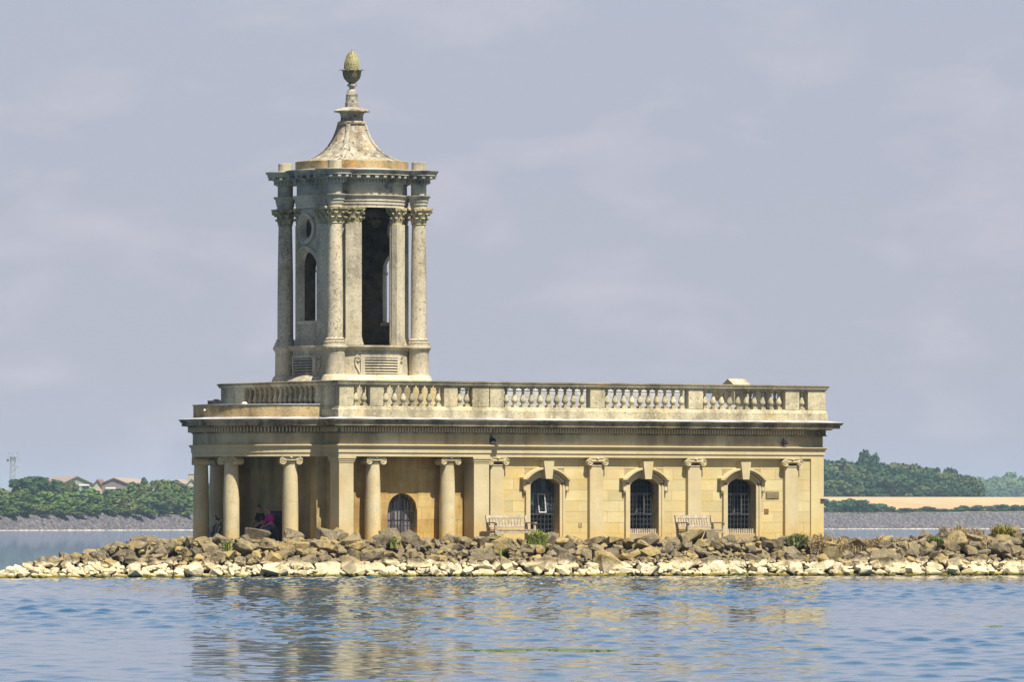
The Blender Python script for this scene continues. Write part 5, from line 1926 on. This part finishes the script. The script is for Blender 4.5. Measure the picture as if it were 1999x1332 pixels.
# seat in the porch
o = empty('porch_bench', CH(-0.42, 3.75, GROUND), YAW + R(-90))
tag(o, 'dark wooden bench inside the bowed porch under the two seated people', 'bench')
M['dark_wood'] = plain('dark_oak', (0.06, 0.04, 0.028), 0.8, 0.2)
for k in range(4):
    MB().box(-0.95, 0.95, -0.26 + k * 0.13, -0.15 + k * 0.13, 0.39, 0.42).build('seat_slat', M['dark_wood'], o)
for s in (-0.88, 0.88):
    MB().box(s - 0.035, s + 0.035, -0.25, -0.18, 0, 0.385).build('leg', M['dark_wood'], o)
    MB().box(s - 0.035, s + 0.035, 0.16, 0.23, 0, 0.83).build('leg', M['dark_wood'], o)
for k in range(3):
    MB().box(-0.95, 0.95, 0.235, 0.26, 0.48 + k * 0.13, 0.58 + k * 0.13).build('back_slat', M['dark_wood'], o)

# ================================================================== people
M['skin'] = plain('skin', (0.46, 0.26, 0.19), 0.6, 0.3, var=0.12)
M['black_cloth'] = plain('black_cloth', (0.018, 0.018, 0.022), 0.9, 0.1)
M['navy_cloth'] = plain('dark_navy_cloth', (0.03, 0.035, 0.05), 0.9, 0.1)
M['magenta_cloth'] = plain('magenta_cloth', (0.50, 0.03, 0.30), 0.9, 0.1, var=0.15)
M['denim'] = plain('blue_grey_denim', (0.12, 0.16, 0.24), 0.9, 0.1)
M['hair_dark'] = plain('dark_greying_hair', (0.10, 0.10, 0.12), 0.8, 0.2)
M['hair_grey'] = plain('pale_grey_hair', (0.50, 0.46, 0.40), 0.8, 0.2)
M['shoe'] = plain('white_blue_shoe', (0.60, 0.65, 0.75), 0.7, 0.3)
M['red_bag'] = plain('red_bag_cloth', (0.32, 0.03, 0.03), 0.85, 0.15)
M['eye'] = plain('eye', (0.03, 0.025, 0.02), 0.3, 0.5)


def skin_obj(name, verts, edges, radii, mat, parent, root=0, lv=2):
    me = bpy.data.meshes.new(name)
    me.from_pydata(verts, edges, [])
    o = link(name, me, mat, parent)
    md = o.modifiers.new('skin', 'SKIN')
    md.use_smooth_shade = True
    for i, r in enumerate(radii):
        sv = me.skin_vertices[0].data[i]
        sv.radius = (r, r) if not isinstance(r, tuple) else r
        sv.use_root = (i == root)
    sb = o.modifiers.new('subdivision', 'SUBSURF')
    sb.levels = sb.render_levels = lv
    return o


def person(label, u, v, face, top, legs, hair, scale, lean, knees, headturn, arms):
    """seated figure; local +x is forward, +y to the figure's left, z=0 the floor"""
    o = empty('person', CH(u, v, GROUND), YAW + face)
    o.scale = (scale,) * 3
    tag(o, label, 'person')
    P, E, Rr = [], [], []

    def add(p, r, prev=None):
        P.append(p)
        Rr.append(r)
        if prev is not None:
            E.append((prev, len(P) - 1))
        return len(P) - 1
    lx = math.sin(lean)
    pel = add((0, 0, 0.56), (0.15, 0.125))
    sp1 = add((0.10 * lx, 0, 0.74), (0.145, 0.115), pel)
    ch = add((0.45 * lx, 0, 0.95), (0.165, 0.125), sp1)
    nb_ = add((0.60 * lx, 0, 1.07), (0.085, 0.07), ch)
    nk = add((0.66 * lx, 0, 1.13), 0.055, nb_)
    hx = 0.70 * lx + 0.02
    c, s = math.cos(headturn), math.sin(headturn)
    jaw = add((hx + 0.015 * c, 0.015 * s, 1.19), (0.068, 0.075), nk)
    hd = add((hx + 0.005, 0, 1.27), (0.082, 0.098), jaw)
    ht = add((hx - 0.01, 0, 1.345), (0.062, 0.07), hd)
    parts = {'torso': [pel, sp1, ch, nb_], 'legs': [], 'arms': []}
    feet = []
    for sy, (kx, ky, kz, fx, fy) in zip((1, -1), knees):
        h = add((0.05, sy * 0.10, 0.53), 0.10, pel)
        k = add((kx, ky, kz), 0.068, h)
        cf = add((kx * 0.55 + fx * 0.45 - 0.01, ky * 0.55 + fy * 0.45, kz * 0.58 + 0.04), 0.06, k)
        an = add((fx, fy, 0.085), 0.04, cf)
        ft = add((fx + 0.09, fy, 0.045), 0.04, an)
        te_ = add((fx + 0.18, fy, 0.032), 0.03, ft)
        parts['legs'] += [(pel, h, k, cf, an)]
        feet.append((an, ft, te_))
    for sy, (ex, ey, ez, wx, wy, wz) in zip((1, -1), arms):
        sh_ = add((0.52 * lx, sy * 0.18, 1.02), 0.066, ch)
        el = add((ex, ey, ez), 0.045, sh_)
        wr_ = add((wx, wy, wz), 0.030, el)
        d = (Vector((wx, wy, wz)) - Vector((ex, ey, ez))).normalized()
        side = d.cross(Vector((0, 0, 1))).normalized()
        w0 = Vector((wx, wy, wz))
        pm = add(tuple(w0 + d * 0.07), (0.040, 0.020), wr_)
        for q, L in zip((-1.5, -0.5, 0.5, 1.5), (0.06, 0.075, 0.08, 0.07)):
            b = w0 + d * 0.11 + side * 0.018 * q
            f1_ = add(tuple(b), 0.010, pm)
            f2_ = add(tuple(b + d * L * 0.6 + Vector((0, 0, -0.012))), 0.009, f1_)
            add(tuple(b + d * L + Vector((0, 0, -0.035))), 0.008, f2_)
        b = w0 + d * 0.04 - side * 0.045 * sy
        th_ = add(tuple(b), 0.012, pm)
        add(tuple(b + d * 0.05), 0.010, th_)
        parts['arms'] += [(ch, sh_, el, wr_)]
    add((hx + 0.105 * c, 0.105 * s, 1.255), 0.016, hd)                       # nose
    body = skin_obj('body', P, E, Rr, M['skin'], o)

    def garment(name, chains, grow, mat):
        idx, ee, root = {}, [], None
        pv_, rv_ = [], []
        for chain in chains:
            for a, b in zip(chain[:-1], chain[1:]):
                for q in (a, b):
                    if q not in idx:
                        idx[q] = len(pv_)
                        pv_.append(P[q])
                        r = Rr[q]
                        rv_.append(tuple(x + grow for x in r) if isinstance(r, tuple) else r + grow)
                if (idx[a], idx[b]) not in ee:
                    ee.append((idx[a], idx[b]))
        return skin_obj(name, pv_, ee, rv_, mat, o)
    garment('shirt', [parts['torso']] + [a[:3] for a in parts['arms']], 0.016, top)
    garment('trousers', [l_[:3] if hair == 'hair_dark' else l_ for l_ in parts['legs']], 0.016, legs)
    for f in feet:
        garment('shoe', [f], 0.012, M['shoe'] if hair == 'hair_grey' else M['hair_grey'])
    hm = MB()
    Mh = Matrix.Translation((hx - 0.012, 0, 1.285)) @ Matrix.Rotation(headturn, 4, 'Z')
    pts, fs = [], []
    for j in range(8):
        ph_ = R(90 - 15 * j)
        for k in range(16):
            a = 2 * PI * k / 16
            front = max(0, math.cos(a))
            low = ph_ if not (front > 0.35 and ph_ < R(40)) else R(40)
            pts.append((0.112 * math.cos(low) * math.cos(a), 0.098 * math.cos(low) * math.sin(a), 0.118 * math.sin(low) * (1 if low > 0 else 0.9)))
    for j in range(7):
        for k in range(16):
            k2 = (k + 1) % 16
            fs.append((j * 16 + k, j * 16 + k2, (j + 1) * 16 + k2, (j + 1) * 16 + k))
    hm.add(pts, fs, Mh).build('hair', M[hair], o, True, 60)
    for sy in (-1, 1):
        MB().lathe([(0.0, -0.011), (0.010, -0.004), (0.010, 0.004), (0.0, 0.011)], n=8, caps=False, M=Mh @ Matrix.Translation((0.098, sy * 0.033, -0.015))).build('eye', M['eye'], o, True)
        MB().lathe([(0.0, -0.03), (0.012, -0.015), (0.014, 0.012), (0.0, 0.03)], n=8, caps=False, M=Mh @ Matrix.Translation((0.005, sy * 0.098, -0.02))).build('ear', M['skin'], o, True)
    MB().box(-0.004, 0.004, -0.025, 0.025, -0.004, 0.004, Mh @ Matrix.Translation((0.097, 0, -0.085))).build('mouth', M['eye'], o)
    return o


WEST = R(180)
person('person in black top and dark shorts sitting in the porch, turned to face left', -0.50, 4.05, WEST, M['black_cloth'], M['navy_cloth'], 'hair_dark', 0.88, R(14),
       ((0.46, 0.16, 0.52, 0.50, 0.20), (0.44, -0.12, 0.50, 0.30, -0.16)), R(12),
       ((0.20, 0.30, 0.76, 0.42, 0.22, 0.62), (0.16, -0.30, 0.78, 0.40, -0.18, 0.62)))
person('person in magenta top with pale grey hair sitting in the porch by a column', -0.50, 3.48, WEST, M['magenta_cloth'], M['denim'], 'hair_grey', 0.84, R(10),
       ((0.44, 0.12, 0.50, 0.44, 0.14), (0.44, -0.12, 0.50, 0.34, -0.10)), R(20),
       ((0.16, 0.28, 0.76, 0.40, 0.14, 0.62), (0.16, -0.28, 0.76, 0.40, -0.08, 0.60)))
bo = empty('shoulder_bag', CH(-0.62, 4.52, GROUND))
tag(bo, 'dark red bag standing on the porch floor beside the person in black', 'bag')
MB().prism([(-0.16, 0), (0.16, 0), (0.19, 0.20), (0.13, 0.42), (-0.13, 0.42), (-0.19, 0.20)], -0.09, 0.09).build('body', M['red_bag'], bo, True, 50)
MB().tube([(-0.10, 0, 0.41), (-0.07, 0, 0.55), (0.07, 0, 0.55), (0.10, 0, 0.41)], 0.014, 6).build('strap', M['red_bag'], bo, True)

# ================================================================== bicycle
bk = empty('bicycle', CH(-1.95, 5.05, GROUND))
tag(bk, 'black bicycle leaning between the columns at the left end of the porch', 'bicycle')
bk.rotation_euler = (R(-24), 0, R(-72))
bk.scale = (0.86,) * 3
M['tyre'] = plain('tyre_rubber', (0.015, 0.015, 0.016), 0.85, 0.2)
M['bike_paint'] = plain('dark_blue_frame', (0.02, 0.022, 0.045), 0.35, 0.5)
M['chrome'] = plain('bright_metal', (0.65, 0.66, 0.70), 0.25, 0.5, metal=1.0)
for x in (-0.52, 0.52):
    we = empty('wheel', (x, 0, 0.34), parent=bk)
    tm, rm = MB(), MB()
    for m_, r0, tr_ in ((tm, 0.325, 0.022), (rm, 0.298, 0.010)):
        pts = [(r0 * math.cos(2 * PI * k / 32), 0, r0 * math.sin(2 * PI * k / 32)) for k in range(33)]
        m_.tube(pts, tr_, 6)
    tm.build('tyre', M['tyre'], we, True)
    for k in range(14):
        a = 2 * PI * k / 14
        rm.tube([(0, 0.015 * (-1) ** k, 0), (0.295 * math.cos(a), 0, 0.295 * math.sin(a))], 0.003, 4)
    rm.build('rim', M['chrome'], we, True)
    MB().tube([(0, -0.05, 0), (0, 0.05, 0)], 0.03, 8).build('hub', M['chrome'], we, True)
fm = MB()
bb, ss, hs_, hb = (-0.08, 0, 0.30), (-0.22, 0, 0.80), (0.36, 0, 0.80), (0.40, 0, 0.68)
for a, b, r_ in ((bb, ss, 0.018), (ss, hs_, 0.018), (bb, hb, 0.022), (hs_, hb, 0.022)):
    fm.tube([a, b], r_, 8)
for s in (-0.045, 0.045):
    fm.tube([bb, (-0.52, s, 0.34)], 0.010, 6)
    fm.tube([ss, (-0.52, s, 0.34)], 0.009, 6)
fm.build('frame', M['bike_paint'], bk, True)
fm = MB()
for s in (-0.05, 0.05):
    fm.tube([hb, (0.43, s, 0.62), (0.52, s, 0.34)], 0.013, 6)
fm.build('fork', M['bike_paint'], bk, True)
MB().tube([hs_, (0.34, 0, 0.92), (0.38, 0, 0.95)], 0.015, 6).build('stem', M['chrome'], bk, True)
hbm = MB().tube([(0.36, -0.31, 0.96), (0.38, -0.12, 0.95), (0.38, 0.12, 0.95), (0.36, 0.31, 0.96)], 0.013, 6).build('handlebar', M['chrome'], bk, True)
for s in (-1, 1):
    MB().tube([(0.36, s * 0.20, 0.958), (0.355, s * 0.32, 0.961)], 0.022, 8).build('grip', M['tyre'], bk, True)
MB().tube([(-0.22, 0, 0.79), (-0.25, 0, 0.93)], 0.013, 6).build('seat_post', M['chrome'], bk, True)
MB().slab([(-0.38, -0.07), (-0.30, -0.075), (-0.16, -0.025), (-0.09, -0.02), (-0.09, 0.02), (-0.16, 0.025), (-0.30, 0.075), (-0.38, 0.07)], 0.93, 0.975).build('saddle', M['tyre'], bk, True)
MB().tube([(-0.08, -0.08, 0.30), (-0.08, 0.08, 0.30)], 0.012, 6).tube([(-0.08, 0.08, 0.30), (0.06, 0.09, 0.22)], 0.012, 6).tube([(-0.08, -0.08, 0.30), (-0.22, -0.09, 0.38)], 0.012, 6).box(0.02, 0.10, 0.09, 0.17, 0.21, 0.23).box(-0.26, -0.18, -0.17, -0.09, 0.37, 0.39).build('crank', M['chrome'], bk, True)
